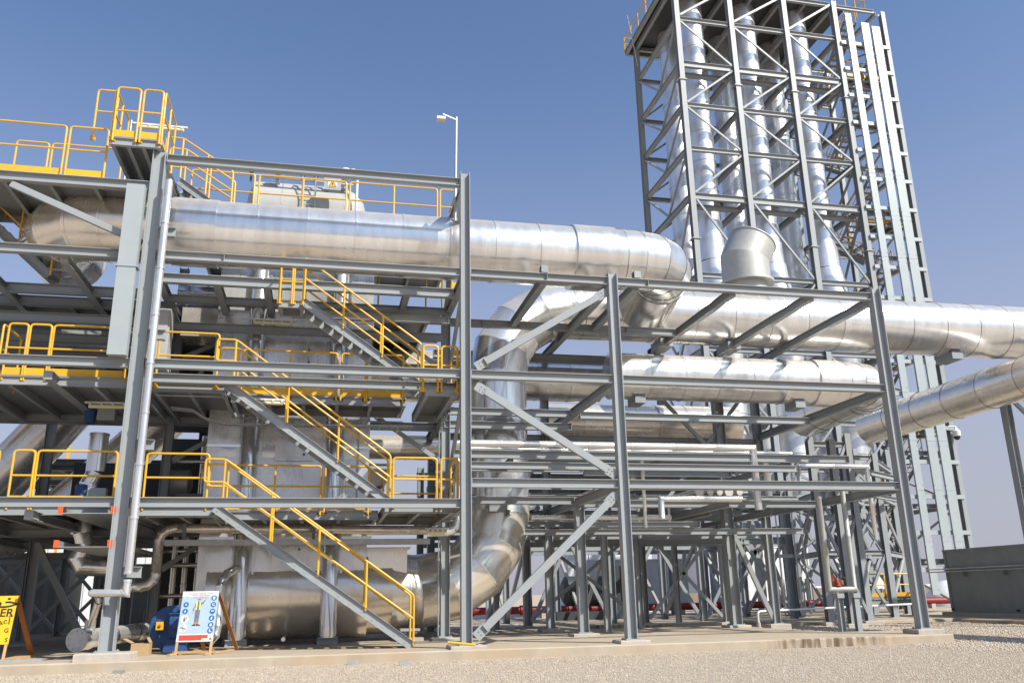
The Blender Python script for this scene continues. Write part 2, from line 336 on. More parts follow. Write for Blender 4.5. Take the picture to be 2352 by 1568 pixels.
def roundc(pts, r=.12, n=3):
    """round the inner corners of a polyline"""
    out = [Vector(pts[0])]
    for i in range(1, len(pts)-1):
        p, a, b = Vector(pts[i]), Vector(pts[i-1]), Vector(pts[i+1]); rr = min(r, (a-p).length*.45, (b-p).length*.45)
        q0 = p+(a-p).normalized()*rr; q1 = p+(b-p).normalized()*rr
        for k in range(n+1):
            t = k/n; out.append(q0*(1-t)**2 + p*2*t*(1-t) + q1*t*t)
    out.append(Vector(pts[-1])); return out
RR = .030
def guard(label, segs, h=1.1, toe=True, group='yellow guard rails', posts=1.6, brk=True, drop=.16, r=RR, root=None):
    """guard rail: a run of panels, each with bent end posts, mid rail, toe board and clamps. segs: list of (p0, p1) at deck level"""
    t = root or thing('guard_rail', label, 'guard rail', group=group)
    for p0, p1 in segs:
        p0, p1 = Vector(p0), Vector(p1); up = Vector((0,0,h)); dn = Vector((0,0,-drop)); d = (p1-p0).normalized()
        MB().tube(roundc([p0+dn, p0+up, p1+up, p1+dn], .1), r, 8).build('top_rail', YEL, t)
        MB().tube([p0+up*.52, p1+up*.52], r*.92, 8).build('mid_rail', YEL, t)
        L = (p1-p0).length; k = max(1, round(L/posts)); ps = [p0.lerp(p1, i/k) for i in range(k+1)]
        for q in ps[1:-1]: MB().tube([q+dn, q+up], r, 8).build('post', YEL, t)
        if toe:
            n_ = d.cross(Vector((0,0,1))); MB().bar(p0-n_*.035+Vector((0,0,.09)), p1-n_*.035+Vector((0,0,.09)), .006, .2).build('toe_board', YEL, t)
        if brk:
            for q in ps:
                mb = MB(); n_ = d.cross(Vector((0,0,1)))
                mb.bar(q-n_*.04+Vector((0,0,-.16)), q-n_*.04+Vector((0,0,-.01)), .15, .01, n_); bolts(mb, q-n_*.03+Vector((0,0,-.09)), n_, d, (0,0,1), .012, d=.045)
                mb.build('clamp', YEL, t)
    return t
def deck(name, label, x0, x1, y0, y1, z, ribs=1.1, cat='platform'):
    """grating platform on a channel frame"""
    t = thing(name, label, cat); 
    MB().box((x0, y0, z-.035), (x1, y1, z)).build('grating', GRATE, t)
    for a, b in (((x0, y0+.06), (x1, y0+.06)), ((x0, y1-.06), (x1, y1-.06))):
        MB().ibeam((*a, z-.15), (*b, z-.15), .22, .12, .012, .01).build('edge_beam', STEEL, t)
    k = max(1, round((x1-x0)/ribs))
    for i in range(k+1):
        x = x0+.06+(x1-x0-.12)*i/k
        MB().ibeam((x, y0+.13, z-.15), (x, y1-.13, z-.15), .2, .1, .012, .01).build('joist', STEEL, t)
    return t
def stair(label, a, b, y0, y1, group='grey steel stair flights'):
    """a, b: (x, z) of top and bottom nosing lines"""
    t = thing('stair_flight', label, 'stair', group=group)
    A, B = Vector((a[0], 0, a[1])), Vector((b[0], 0, b[1])); d = (B-A).normalized()
    for y, s in ((y0, 1), (y1, -1)):
        mb = MB(); o = Vector((0, y, 0)); nn = Vector((-d.z, 0, d.x)) 
        if nn.z < 0: nn = -nn
        c = -nn*.06
        mb.bar(A+o+c, B+o+c, .010, .24, nn)
        mb.bar(A+o+c+nn*.115+Vector((0, -s*.035, 0)), B+o+c+nn*.115+Vector((0, -s*.035, 0)), .07, .01, nn)
        mb.bar(A+o+c-nn*.115+Vector((0, -s*.035, 0)), B+o+c-nn*.115+Vector((0, -s*.035, 0)), .07, .01, nn)
        n = round((a[1]-b[1])/.2)
        for i in range(n):
            q = A.lerp(B, (i+.5)/n)+o+c; bolts(mb, q+Vector((0, -s*.006, 0)), (0, -s, 0), d, nn, .011, ((-1,-.6),(1,.6)), .06)
        mb.build('stringer', STEEL, t)
    n = round((a[1]-b[1])/.2)
    for i in range(n):
        q = A.lerp(B, (i+.5)/n); mb = MB(); mb.box((q.x-.13, y0+.012, q.z-.03), (q.x+.13, y1-.012, q.z-.002))
        sx = 1 if b[0] > a[0] else -1
        mb.box((q.x+sx*.118-.012, y0+.014, q.z-.075), (q.x+sx*.118+.012, y1-.014, q.z-.031)); mb.build('tread', GRATE, t)
    return t
def stair_rail(label, a, b, ys, h=1.12, group='yellow stair handrails', ext=.5, npost=4, back=None):
    for y, lb in zip(ys, label):
        t = thing('handrail', lb, 'handrail', group=group)
        A, B = Vector((a[0], y, a[1])), Vector((b[0], y, b[1])); up = Vector((0,0,h)); sx = 1 if b[0] > a[0] else -1
        pts = [B+Vector((0,0,-.05)), B+up, A+up]
        if ext: pts += [A+up+Vector((-sx*ext, 0, 0)), A+up*.5+Vector((-sx*ext, 0, 0)), A+up*.5]
        MB().tube(roundc(pts, .09), RR, 8).build('top_rail', YEL, t)
        MB().tube([B+up*.5, A+up*.5], RR*.92, 8).build('mid_rail', YEL, t)
        for i in range(0, npost): 
            q = A.lerp(B, i/npost); MB().tube([q+Vector((0,0,-.05)), q+up], RR, 8).build('post', YEL, t)
def plinth(x, y, z0, z1, hx=.4, hy=.34, label=None, group='concrete column plinths', parent=None):
    mb = MB(); e = .02
    mb.box((x-hx, y-hy, z0), (x+hx, y+hy, z1-e)); mb.add([(x-hx,y-hy,z1-e),(x+hx,y-hy,z1-e),(x+hx,y+hy,z1-e),(x-hx,y+hy,z1-e),(x-hx+e,y-hy+e,z1),(x+hx-e,y-hy+e,z1),(x+hx-e,y+hy-e,z1),(x-hx+e,y+hy-e,z1)],
        [(4,5,6,7),(0,1,5,4),(1,2,6,5),(2,3,7,6),(3,0,4,7)])
    o = mb.build('plinth', CONCP, parent)
    if parent: return o
    o['label'] = label or 'low concrete plinth carrying a grey column of the steelwork'; o['category'] = 'plinth'; o['group'] = group
    return o
# ------------------------------------------------------------------ ground
def sheet(name, x0, x1, y0, y1, z, m, div=1):
    mb = MB(); vs = []; fs = []
    for j in range(div+1):
        for i in range(div+1): vs.append((x0+(x1-x0)*i/div, y0+(y1-y0)*j/div, z))
    for j in range(div):
        for i in range(div): a = j*(div+1)+i; fs.append((a, a+1, a+div+2, a+div+1))
    mb.add(vs, fs); return mb.build(name, m, kind='structure')
sheet('ground', -2500, 2500, -600, 3500, -.12, SAND)
sheet('gravel_yard', -60, 110, -40, 75, -.08, GRAV)
ZS = .16
def slab(name, pts, z0, z1, bev=.03):
    """concrete slab with a worn, slightly chipped edge"""
    n = len(pts); P = []
    for i in range(n):
        a, b = Vector(pts[i]), Vector(pts[(i+1) % n]); k = max(1, int((b-a).length/.35))
        for j in range(k):
            q = a.lerp(b, j/k); P.append(Vector((q.x+random.uniform(-.012, .012), q.y+random.uniform(-.012, .012))))
    c = sum(P, Vector((0, 0)))/len(P); n = len(P); mb = MB()
    lo = [(p.x, p.y, z0) for p in P]; mi = [(p.x, p.y, z1-bev) for p in P]; up = []
    for i, p in enumerate(P):
        t = (P[(i+1) % n]-P[i-1]).normalized(); nn = Vector((-t.y, t.x)); up.append((p.x+nn.x*bev, p.y+nn.y*bev, z1))
    mb.add(lo+mi+up, [(i, (i+1) % n, n+(i+1) % n, n+i) for i in range(n)] + [(n+i, n+(i+1) % n, 2*n+(i+1) % n, 2*n+i) for i in range(n)] + [tuple(range(2*n, 3*n))])
    return mb.build(name, CONC, kind='structure')
slab('concrete_slab', [(-26, -.62), (17.6, -.62), (17.6, 2.2), (15.6, 2.3), (15.6, 9.2), (9.6, 9.2), (9.6, 13.6), (-26, 13.6)], -.11, ZS)
slab('tower_slab', [(19.5, 12.6), (45, 12.6), (45, 33), (12, 33), (12, 16), (19.5, 16)], -.11, .07)
slab('container_slab', [(27.5, 4), (60, 4), (60, 11.4), (27.5, 11.4)], -.11, .08)
slab('rear_slab', [(-40, 14.4), (9, 14.4), (9, 32), (-40, 32)], -.11, .10)
def pebbles(n, x0, x1, y0, y1, s0, s1, seed):
    rg = np.random.default_rng(seed)
    x = rg.uniform(x0, x1, n); y = y0+(y1-y0)*rg.uniform(0, 1, n); s = rg.uniform(s0, s1, n); z = -.08 + s*.25
    base = np.array([(1,0,0),(.3,.95,.1),(-.8,.6,-.1),(-.8,-.55,.1),(.35,-.9,0),(.1,.05,.75),(0,0,-.7)])
    an = rg.uniform(0, 6.28, n); sc_ = rg.uniform(.6, 1.25, (n, 3))
    V = base[None]*sc_[:, None]*s[:, None, None]
    ca, sa = np.cos(an)[:, None], np.sin(an)[:, None]
    X = V[..., 0]*ca - V[..., 1]*sa + x[:, None]; Y = V[..., 0]*sa + V[..., 1]*ca + y[:, None]; Z = V[..., 2] + z[:, None] + V[..., 0]*rg.uniform(-.3, .3, n)[:, None]
    co = np.stack([X, Y, Z], -1).reshape(-1, 3)
    tri = []
    for i in range(5): tri.append((i, (i+1) % 5, 5))
    for i in range(5): tri.append(((i+1) % 5, i, 6))
    tri = np.array(tri[:5]+tri[5:]); idx = (tri[None] + (np.arange(n)*7)[:, None, None]).reshape(-1)
    me = bpy.data.meshes.new('gravel'); nf = n*len(tri)
    me.vertices.add(n*7); me.vertices.foreach_set('co', co.astype(np.float32).ravel())
    me.loops.add(nf*3); me.loops.foreach_set('vertex_index', idx.astype(np.int32))
    me.polygons.add(nf); me.polygons.foreach_set('loop_start', np.arange(0, nf*3, 3, dtype=np.int32)); me.update(); me.validate()
    me.materials.append(PEB)
    o = bpy.data.objects.new('gravel', me); C.objects.link(o); o['kind'] = 'stuff'; return o
pebbles(170000, -9.5, 20.5, -10.2, -.66, .007, .019, 3)
pebbles(26000, 15.7, 30, -4, 12.4, .02, .04, 4)
# ------------------------------------------------------------------ front pipe rack (columns B, C, D and the rows behind them)
XA, XB, XC, XD = -4.87, 3.73, 8.2, 17.1
R2, R3 = 4.4, 8.5
fr = Frame('pipe_rack_frame', 'tall grey steel rack with open bays right of the stairs, carrying the big silver pipes', 'steel frame')
for x, y, z0, z1, h in ((XC, 0, .27, 10.68, .28), (XD, 0, .32, 10.72, .30), (XC, R2, .28, 4.2, .30), (XC, R3, .28, 10.1, .28),
                        (14.9, 7.4, .28, 10.0, .36), (XD, R3, .24, 10.1, .28), (XB+.1, R3, .28, 10.1, .26), (13.4, 12.7, .24, 6.6, .26), (XD, 12.7, .2, 6.6, .24), (8.3, 12.7, .24, 6.6, .26), (3.9, 12.7, .24, 6.6, .26)):
    fr.col(x, y, z0, z1, h, .28 if h < .33 else .34)
    zp = -.11 if x > 15.6 and y > 2 else ZS-.02
    if y == 0: plinth(x, y, zp, z0-.03, .42, .36, 'concrete plinth under the '+('second tall column from the right' if x < 10 else 'rightmost tall column')+' of the rack front')
    else: plinth(x, y, zp, z0-.03, .42, .36, parent=fr.root)
H = .24
def hb(xa, xb, y, z, **k): return fr.beam((xa, y, z), (xb, y, z), **k)
def db(x, ya, yb, z, **k): return fr.beam((x, ya, z), (x, yb, z), **k)
for z, st in ((10.55, (.55,)), (7.52, ()), (4.5, ())):
    hb(XB+.15, XC-.15, 0, z, stiff=st); hb(XC+.15, XD-.15, 0, z, stiff=((.115,) if z > 10 else ()))
# depth beams
for x in (XC, XD):
    for z in (10.5, 7.5, 4.47): db(x, .16, R3-.16, z, h=.26)
for x in (XC, XD): db(x, R3+.16, 12.54, 4.47, h=.26); db(x, R3+.16, 12.54, 6.5, h=.24)
db(6.1, .13, R2-.12, 10.5, h=.26); db(9.0, .13, R2-.12, 10.5, h=.26); db(12.2, .13, 7.26, 10.5, h=.26); db(14.9, .13, 7.1, 10.5, h=.26)
for x in (6.1, 9.0): db(x, -.12, .12, 10.79, h=.22)       # short stubs that stand on the front beam
# beams of the second and later rows
hb(XB, XC-.16, R2, 10.46, stiff=(.3, .6)); hb(XC+.16, 12.05, R2, 10.46, stiff=(.5,)); 
hb(XB, XC-.16, R2, 7.4); hb(XC+.16, XD-.15, R2, 7.36)
hb(XB, XC-.16, R2, 6.95)
hb(XB, XD-.15, 2.35, 5.66); hb(XB, XD-.15, R3, 6.15, b=.22); hb(XB, XC-.16, 3.3, 5.4); hb(XC+.16, 13.6, 4.2, 5.42)
hb(XB, XC-.16, R2, 4.5, h=.24); hb(XC+.16, XD-.15, R2, 4.4); 
hb(XB, 17.5, 7.4, 10.2, h=.30, b=.28); hb(XB, XD, R3, 9.7, h=.28); hb(XC+.16, XD-.15, R3, 7.3, h=.24); hb(XB, XC, R3, 7.3, h=.24)
hb(XB, XC-.16, R3, 4.35); hb(XC+.16, XD-.15, R3, 4.3); hb(XB, XC, 12.7, 4.3); hb(XC, 13.2, 12.7, 4.3); hb(13.6, XD-.14, 12.7, 4.2)
hb(XB, XD-.15, 12.7, 6.4); hb(XC+.16, 12.4, R2, 3.7, h=.2)
hb(XB, XC, 6.5, 3.9, h=.2); hb(XC, 15, 10.6, 4.2, h=.2); hb(XC, 16.9, 10.6, 3.5, h=.2)
for y, z in ((1.6, 5.2), (5.6, 5.9), (7.4, 5.3), (9.2, 5.9), (11.0, 5.6), (5.5, 3.55), (8.6, 3.6), (11.8, 3.5)): hb(XB+.2, XD-.2 if y > 5 else 14.6, y, z, h=.2, b=.16, ends=False)
for x in (5.6, 10.4, 12.6, 14.9): db(x, 2.45, 12.5, 5.5 if x != 12.6 else 4.2, h=.2, b=.14, ends=False)
for x in (5.9, 10.6, 12.9, 15.2): db(x, 4.5, 12.5, 4.1, h=.18, b=.12, ends=False)
for x, y, z0, z1 in ((9.6, 6.2, .2, 4.0), (11.9, 9.2, .2, 4.1), (6.6, 10.5, .2, 4.0), (14.9, 12.7, .2, 4.2)): MB().ibeam((x, y, z0), (x, y, z1), .2, .2, .014, .01, UPX).build('post', STEEL, fr.root)
for y, z in ((5.6, 4.7), (6.9, 4.7), (10.0, 4.6), (11.3, 4.6)): hb(XB+.2, XD-.2, y, z, h=.14, b=.1, ends=False)
# braces of the front face
fr.brace((4.03, 0, 7.62), (8.02, 0, 10.1), .2, .14); fr.brace((4.03, 0, 7.1), (8.02, 0, 4.62), .2, .14); fr.brace((3.98, 0, .42), (8.0, 0, 4.1), .2, .14)
fr.brace((11.0, 6.9, 9.95), (14.8, 7.4, 6.3), .13, .1, plate=False); fr.brace((17.0, 7.4, 9.95), (12.4, 7.4, 4.6), .13, .1, plate=False)
fr.brace((15.0, 8.4, 7.2), (17.0, 8.4, 4.5), .12, .1, plate=False); fr.brace((15.05, 7.6, 3.9), (17.0, 8.5, .35), .17, .12, plate=False)
fr.brace((XC, 8.4, 4.2), (XB+.2, 8.4, .4), .14, .1, plate=False); fr.brace((XC-.2, 8.5, 6.1), (5.2, 8.5, 4.5), .14, .1, plate=False)
fr.brace((8.3, 12.7, 4.2), (6.6, 12.7, .3), .16, .12, plate=False)
for x0, x1, y in ((8.4, 13.2, 12.7), (13.6, 16.9, 12.7)):
    fr.brace((x0, y, 4.0), (x1, y, .4), .13, .1, plate=False); fr.brace((x1, y, 4.0), (x0, y, .4), .13, .1, plate=False)
# ------------------------------------------------------------------ left structure between column A and column B
fl = Frame('stair_bay_frame', 'grey steel frame round the stairs, from the leftmost tall column to the tallest one', 'steel frame')
fl.col(XA, 0, .36, 13.5, .34, .30); plinth(XA, 0, ZS-.02, .33, .62, .42, 'concrete plinth under the leftmost tall column of the stair bay', 'concrete column plinths')
fl.col(XB, 0, .27, 13.62, .28, .28); plinth(XB, 0, ZS-.02, .24, .46, .45, 'concrete plinth with a loose yellow tube lying on it', 'concrete column plinths')
for x, y, z1 in ((XB+.05, R2, 13.0), (-5.0, 6.2, 12.4), (-9.4, 9.2, 12.0), (-10.6, 5.0, 11.9)):
    fl.col(x, y, .28, z1, .28, .28); plinth(x, y, ZS-.02, .25, .42, .36, parent=fl.root)
def lb(p0, p1, **k): return fl.beam(p0, p1, **k)
for z in (13.42, 10.55, 7.52, 3.95): lb((XA+.19, 0, z), (XB-.15, 0, z), stiff=((.21,) if z == 10.55 else ()))
lb((-13.5, 0, 10.5), (XA-.19, 0, 10.5)); lb((-13.5, 0, 7.5), (XA-.19, 0, 7.5)); lb((-13.5, 0, 3.95), (XA-.19, 0, 3.95)); lb((-13.5, 0, 12.55), (XA-.19, 0, 12.55), h=.26)
lb((XA+.05, 1.62, 10.5), (XB-.1, 1.62, 10.5), h=.28); lb((XA+.05, .85, 7.34), (XB-.1, .85, 7.34))
lb((XA, 3.2, 10.4), (XB, 3.2, 10.4), h=.2); lb((-1.2, 2.6, 9.9), (XB-.1, 2.6, 9.9), h=.22)
for z in (13.4, 10.5, 7.5, 3.93):
    lb((XB, .16, z), (XB, R2-.16, z), h=.26)
    lb((XA, .16, z), (-4.98, 6.05, z), h=.26)
for z in (10.4, 7.2, 3.7, 9.3):
    lb((-13.5, 6.2, z), (-5.16, 6.2, z), h=.28); lb((-4.84, 6.2, z), (XB, 6.2, z), h=.26)
for y, z in ((2.9, 10.42), (4.0, 10.42), (5.1, 10.42), (3.4, 9.7), (5.2, 9.6)): lb((-13.5, y, z), (-5.05, y, z), h=.28, ends=False)
for y, z in ((3.9, 9.75), (4.3, 10.75)): lb((-4.85, y, z), (3.6, y, z), h=.24, ends=False)
for x in (-3.3, -1.9): lb((x, 1.75, 10.42), (x, 4.3, 10.42), h=.24)
lb((2.2, 1.75, 10.42), (2.2, 4.3, 10.42), h=.22)
for x in (-7.0, -9.3, -11.6):
    for z in (10.35, 7.15, 3.65): lb((x, .13, z), (x, 6.05, z), h=.22)
lb((XB, R2, 4.3), (XB, 12.5, 4.3), h=.24); lb((XB, R2, 7.2), (XB, 12.5, 7.2), h=.24)
fl.brace((XB, .3, 7.0), (XB, 4.2, 4.3), .12, .1, plate=False, nrm=(1, 0, 0)); fl.brace((XB, .3, 10.2), (XB, 4.2, 7.6), .12, .1, plate=False, nrm=(1, 0, 0)); fl.brace((XB, .3, 13.1), (XB, 4.2, 10.7), .12, .1, plate=False, nrm=(1, 0, 0))
fl.brace((-8.5, 0, 12.2), (-5.1, 0, 10.75), .17, .13, plate=False)
for z in (9.0, 5.9): fl.brace((1.4, 4.3, z+1.2), (3.6, 4.3, z-.3), .13, .1)
fl.brace((-4.8, 6.1, 5.8), (-2.9, 6.1, 7.0), .14, .1); fl.brace((-4.8, 6.1, 9.2), (-2.6, 6.1, 10.3), .14, .1); fl.brace((-4.8, 5.9, 2.4), (-3.2, 5.9, 3.5), .14, .1)
fl.brace((-9.3, 9.0, 3.4), (-7.6, 9.0, .4), .2, .16, plate=False)
for z in (8.9, 5.6, 1.95): pass
# brackets that carry the clad riser on column A
for z in (11.05, 8.15, 5.25, 2.15):
    MB().ibeam((XA+.19, -.1, z), (XA+.62, -.1, z), .26, .2, .014, .01).build('pipe_bracket', STEEL, fl.root)
# wide grey channel cover hung left of column A
ob = MB(); ob.box((-5.55, -.42, 7.5), (-5.09, -.16, 12.28)); ob.box((-5.60, -.44, 9.9), (-5.04, -.14, 9.93))
o = ob.build('cable_duct', GREYS); o['label'] = 'wide plain grey sheet metal duct hanging beside the leftmost tall column'; o['category'] = 'duct'
# clad riser pipe along column A
t = thing('riser_pipe', 'slim silver clad pipe running up beside the leftmost tall column', 'pipe')
clad(t, [(-4.5, -.33, 2.1), (-4.5, -.33, 12.5)], .095, ALU, 1.3, 16)
dx_ = PY(213, 1368, -.33).x; dq = PY(206, 1440, 1.3)
t = thing('drain_pipe', 'thin silver pipe stepping from the riser foot down into the capped ground pipe', 'pipe')
clad(t, [(-4.5, -.33, 1.98), (-4.5, -.33, 1.66), (dx_, -.33, 1.68), (dx_-.02, .2, 1.66), (dx_-.1, .75, 1.5), (dq.x, 1.3, .85)], .085, ALU, 1.4, 14)
# ------------------------------------------------------------------ decks
deck('platform', 'lowest grating platform left of the leftmost tall column', -13.4, -5.0, .85, 5.9, 3.86)
deck('platform', 'lowest grating platform between the leftmost tall column and the first stair', -4.7, -2.8, 1.05, 5.9, 3.86)
deck('platform', 'lowest grating platform strip in front of the silver casing', -2.75, 1.55, 2.3, 4.1, 3.86)
deck('platform', 'lowest landing beside the tallest column, behind the yellow panels', 1.6, 3.5, .3, 4.2, 3.86)
deck('platform', 'second level grating platform left of the leftmost tall column', -13.4, -5.0, .85, 5.9, 7.2)
deck('platform', 'second level grating platform between the leftmost tall column and the middle stair', -4.7, -2.8, 1.15, 5.9, 7.2)
deck('platform', 'second level grating strip in front of the silver casing', -2.75, 2.3, 2.3, 4.1, 7.2)
deck('platform', 'second level landing beside the tallest column', 2.65, 3.5, .3, 4.2, 7.1)
deck('platform', 'small landing at the top of the third stair', -1.5, -.8, 1.0, 1.9, 9.72, .6)
deck('platform', 'upper left platform under the yellow railing against the sky', -13.4, -5.3, .1, 3.0, 12.6, 1.2)
deck('platform', 'small high platform cantilevered over the leftmost tall column', -6.15, -4.85, -.25, 3.2, 13.76, .5)
deck('platform', 'roof platform behind the long upper pipe, round the drum', -4.6, 4.1, 3.4, 9.5, 13.42, 1.3)
deck('platform', 'third level platform strip with a yellow kick board right of the casing', 1.5, 3.3, 5.2, 9.0, 10.8)
deck('platform', 'shaded grating platform under the bent left end of the upper pipe', -13.4, -5.1, 4.2, 6.0, 10.44, 1.3)
deck('platform', 'rear lower platform added to shade the ground behind the left columns', -16, -4.2, 6.6, 13.2, 3.7, 1.6)  # this deck and the rear upper one are added to cast shade
deck('platform', 'rear upper platform added for shade behind the left columns', -16, -3.9, 6.6, 12.2, 10.3, 1.6)
deck('platform', 'far grating platform added to shade the left rear containers', -21, 3, 14.8, 23, 7.1, 2)  # added deck, made wide enough to keep the rear containers in shade
# ------------------------------------------------------------------ stairs
S0, S1 = 1.0, 1.85
stair('lowest stair flight, from the ground up to the first platform', (-2.78, 3.86), (2.5, ZS+.08), S0, S1)
stair('middle stair flight, between the first and second platforms', (-2.72, 7.2), (1.8, 4.0), S0, S1)
stair('topmost stair flight, from the second landing up under the long pipe', (-.80, 9.7), (2.62, 7.28), S0, S1)
stair_rail(['nearer handrail of the lowest stair flight', 'farther handrail of the lowest stair flight'], (-2.62, 3.86), (2.47, ZS+.12), (S0-.03, S1+.03), h=1.22)
stair_rail(['nearer handrail of the middle stair flight', 'farther handrail of the middle stair flight'], (-2.57, 7.2), (1.77, 4.03), (S0-.03, S1+.03), npost=3, h=1.22)
stair_rail(['nearer handrail of the topmost stair flight', 'farther handrail of the topmost stair flight'], (-.8, 9.75), (2.6, 7.3), (S0-.03, S1+.03), ext=0, npost=3, h=1.22)
# ------------------------------------------------------------------ guard rails
G = 'yellow guard rails on the platforms'
def xs(y, z, *pxs):
    """x where the given picture columns meet the line (y, z)"""
    out = []
    for p in pxs:
        q = 800.0
        for _ in range(6):
            w_ = PY(p, q, y); q += (w_.z-z)*60
        out.append(PY(p, q, y).x)
    return out
def panels(y, z, prs, **k):
    return [((xs(y, z, a)[0], y, z), (xs(y, z, b)[0], y, z)) for a, b in prs]
guard('long yellow railing left of the leftmost tall column on the lowest platform', [((-9.9,.9,3.9),(-8.1,.9,3.9))]+panels(.9, 3.9, ((16,66),(72,258))), group=G, h=1.33)
guard('yellow railing on the lowest platform right of the leftmost tall column', [((-4.62,1.1,3.9),(-3.05,1.1,3.9))], group=G, h=1.33)
guard('yellow railing on the lowest platform along the silver casing behind the first stair', panels(2.32, 3.9, ((518,735),(744,845))), group=G, h=1.22)
guard('small square yellow railing by the tallest column on the lowest platform', [((1.8,.3,3.88),(2.98,.3,3.88)), ((3.1,.3,3.88),(3.55,.3,3.88)), ((3.57,.35,3.88),(3.57,1.7,3.88))], group=G, toe=False, h=1.2)
guard('rear yellow railing of the lowest landing near the tallest column', [((1.75,3.4,3.9),(3.4,3.4,3.9))], group=G)
guard('yellow railing on the second platform left of the leftmost tall column', panels(.9, 7.22, ((5,50),(55,105),(110,285))), group=G, h=1.38)
guard('side yellow railing at the end of the second platform at the left edge', [((-8.5,1.0,7.22),(-8.5,2.4,7.22))], group=G, h=1.38)
guard('yellow railing on the second platform right of the leftmost tall column', [((-4.62,1.15,7.22),(-3.05,1.15,7.22))], group=G, h=1.4)
guard('yellow railing on the second platform along the silver casing', panels(2.32, 7.22, ((553,772),(782,838),(842,925))), group=G, h=1.3)
guard('small yellow railing by the tallest column on the second platform', [((2.58,.3,7.1),(3.0,.3,7.1)), ((3.1,.3,7.1),(3.55,.3,7.1)), ((3.57,.35,7.1),(3.57,1.7,7.1))], group=G, toe=False, h=1.18)
guard('yellow railing at the top left against the sky', [((-9.4,.1,12.65),(-7.38,.1,12.65)), ((-7.28,.1,12.65),(-6.3,.1,12.65))], h=1.47, group=G, posts=1.9)
guard('rear yellow railing of the upper left platform', [((-9.6,2.9,12.65),(-8.7,2.9,12.65)), ((-8.6,2.9,12.65),(-6.6,2.9,12.65))], h=PY(100, 328, 2.9).z-12.65, group=G)
guard('highest yellow railing on the small cantilevered platform', [((-6.1,-.25,13.78),(-5.5,-.25,13.78)), ((-5.41,-.25,13.78),(-4.9,-.25,13.78)), ((-4.85,-.2,13.78),(-4.85,1.5,13.78))], h=1.5, group=G, posts=.9)
guard('left side panel of the highest yellow railing', [((-6.85,.6,14.2),(-6.3,.6,14.2)), ((-6.15,-.2,13.78),(-6.15,1.4,13.78))], h=1.45, group=G, posts=.9, toe=False)
guard('long yellow railing behind the upper silver pipe', [((-4.6,3.5,13.45),(-2.65,3.5,13.45)), ((-2.5,3.5,13.45),(.3,3.5,13.45)), ((.42,3.5,13.45),(3.35,3.5,13.45)), ((3.45,3.5,13.45),(3.98,3.5,13.45)), ((4.02,3.55,13.45),(4.02,5.2,13.45))], h=1.36, group=G, posts=1.5)
guard('rear yellow railing of the roof platform seen between the bars', [((1.0,9.3,13.45),(2.6,9.3,13.45)), ((2.7,9.3,13.45),(4.6,9.3,13.45)), ((4.7,9.3,13.45),(5.4,9.3,13.45))], group=G)
guard('yellow railing with kick board on the third level right of the casing', [((1.55,5.3,10.82),(3.2,5.3,10.82))], group=G, h=1.5)
guard('yellow railing round the landing at the top of the third stair', [((-1.48,1.0,9.72),(-1.15,1.0,9.72)), ((-1.1,1.0,9.72),(-.83,1.0,9.72)), ((-1.5,1.05,9.72),(-1.5,1.8,9.72))], group=G, posts=.9, toe=False, h=1.0)
stair_rail(['nearer handrail of the high stair behind the top beam', 'farther handrail of the high stair behind the top beam'], (-4.75, 14.0), (-3.2, 13.0), (2.4, 3.1), npost=2, h=1.3)
stair('short high stair flight behind the top beam', (-4.75, 13.9), (-3.2, 12.8), 2.45, 3.05)
stair_rail(['handrail sloping behind the upper left brace', 'second handrail sloping behind the upper left brace'], (-9.9, 12.3), (-8.0, 10.6), (2.4, 3.2), npost=2)
stair('stair flight sloping down behind the upper left brace', (-9.9, 12.3), (-8.0, 10.6), 2.45, 3.15)
# ------------------------------------------------------------------ fluorescent strip lights
def striplight(x0, x1, y, z, label, tilt=0):
    t = thing('strip_light', label, 'light fitting', group='long strip lights of the plant'); m = MB()
    m.box((x0, y-.05, z), (x1, y+.05, z+.05)); n = 5
    for i in range(n):
        x = x0+(x1-x0)*(i+.5)/n; m.box((x-.03, y-.075, z-.05), (x+.03, y+.075, z+.02))
    m.build('body', WHITE, t); MB().lathe((x0+.1, y, z-.075), (1, 0, 0), [(0, .03), (.02, .06), (x1-x0-.22, .06), (x1-x0-.2, .03)], 12).build('diffuser', LAMPM, t)
sp_ = PY(305, 285, 3.0)
striplight(sp_.x, sp_.x+1.65, 3.0, sp_.z, 'white strip light sticking out beside the highest yellow railing')
MB().tube([(sp_.x-.05, 3.0, 12.6), (sp_.x-.05, 3.0, sp_.z+.12)], .04, 10).build('lamp_pole', GALV, None, 'short galvanised pole carrying the strip light by the highest railing', None, 'pole')
striplight(-6.7, -5.2, 2.6, 6.85, 'yellowish strip light under the second platform left of the leftmost tall column')
striplight(-6.5, -5.2, 3.2, 9.25, 'strip light below the upper left beams in deep shade')
striplight(-2.4, -1.15, 1.6, 6.85, 'strip light over the upper hatch of the casing, under the second platform')
striplight(-2.5, -1.1, 3.6, 9.85, 'strip light at the top of the casing below the landing')
striplight(2.9, 3.6, 2.2, 3.3, 'strip light hung near the tallest column below the lowest landing')
ORD = ['first', 'second', 'third', 'fourth', 'fifth', 'sixth', 'seventh', 'eighth', 'ninth', 'tenth', 'eleventh', 'twelfth']
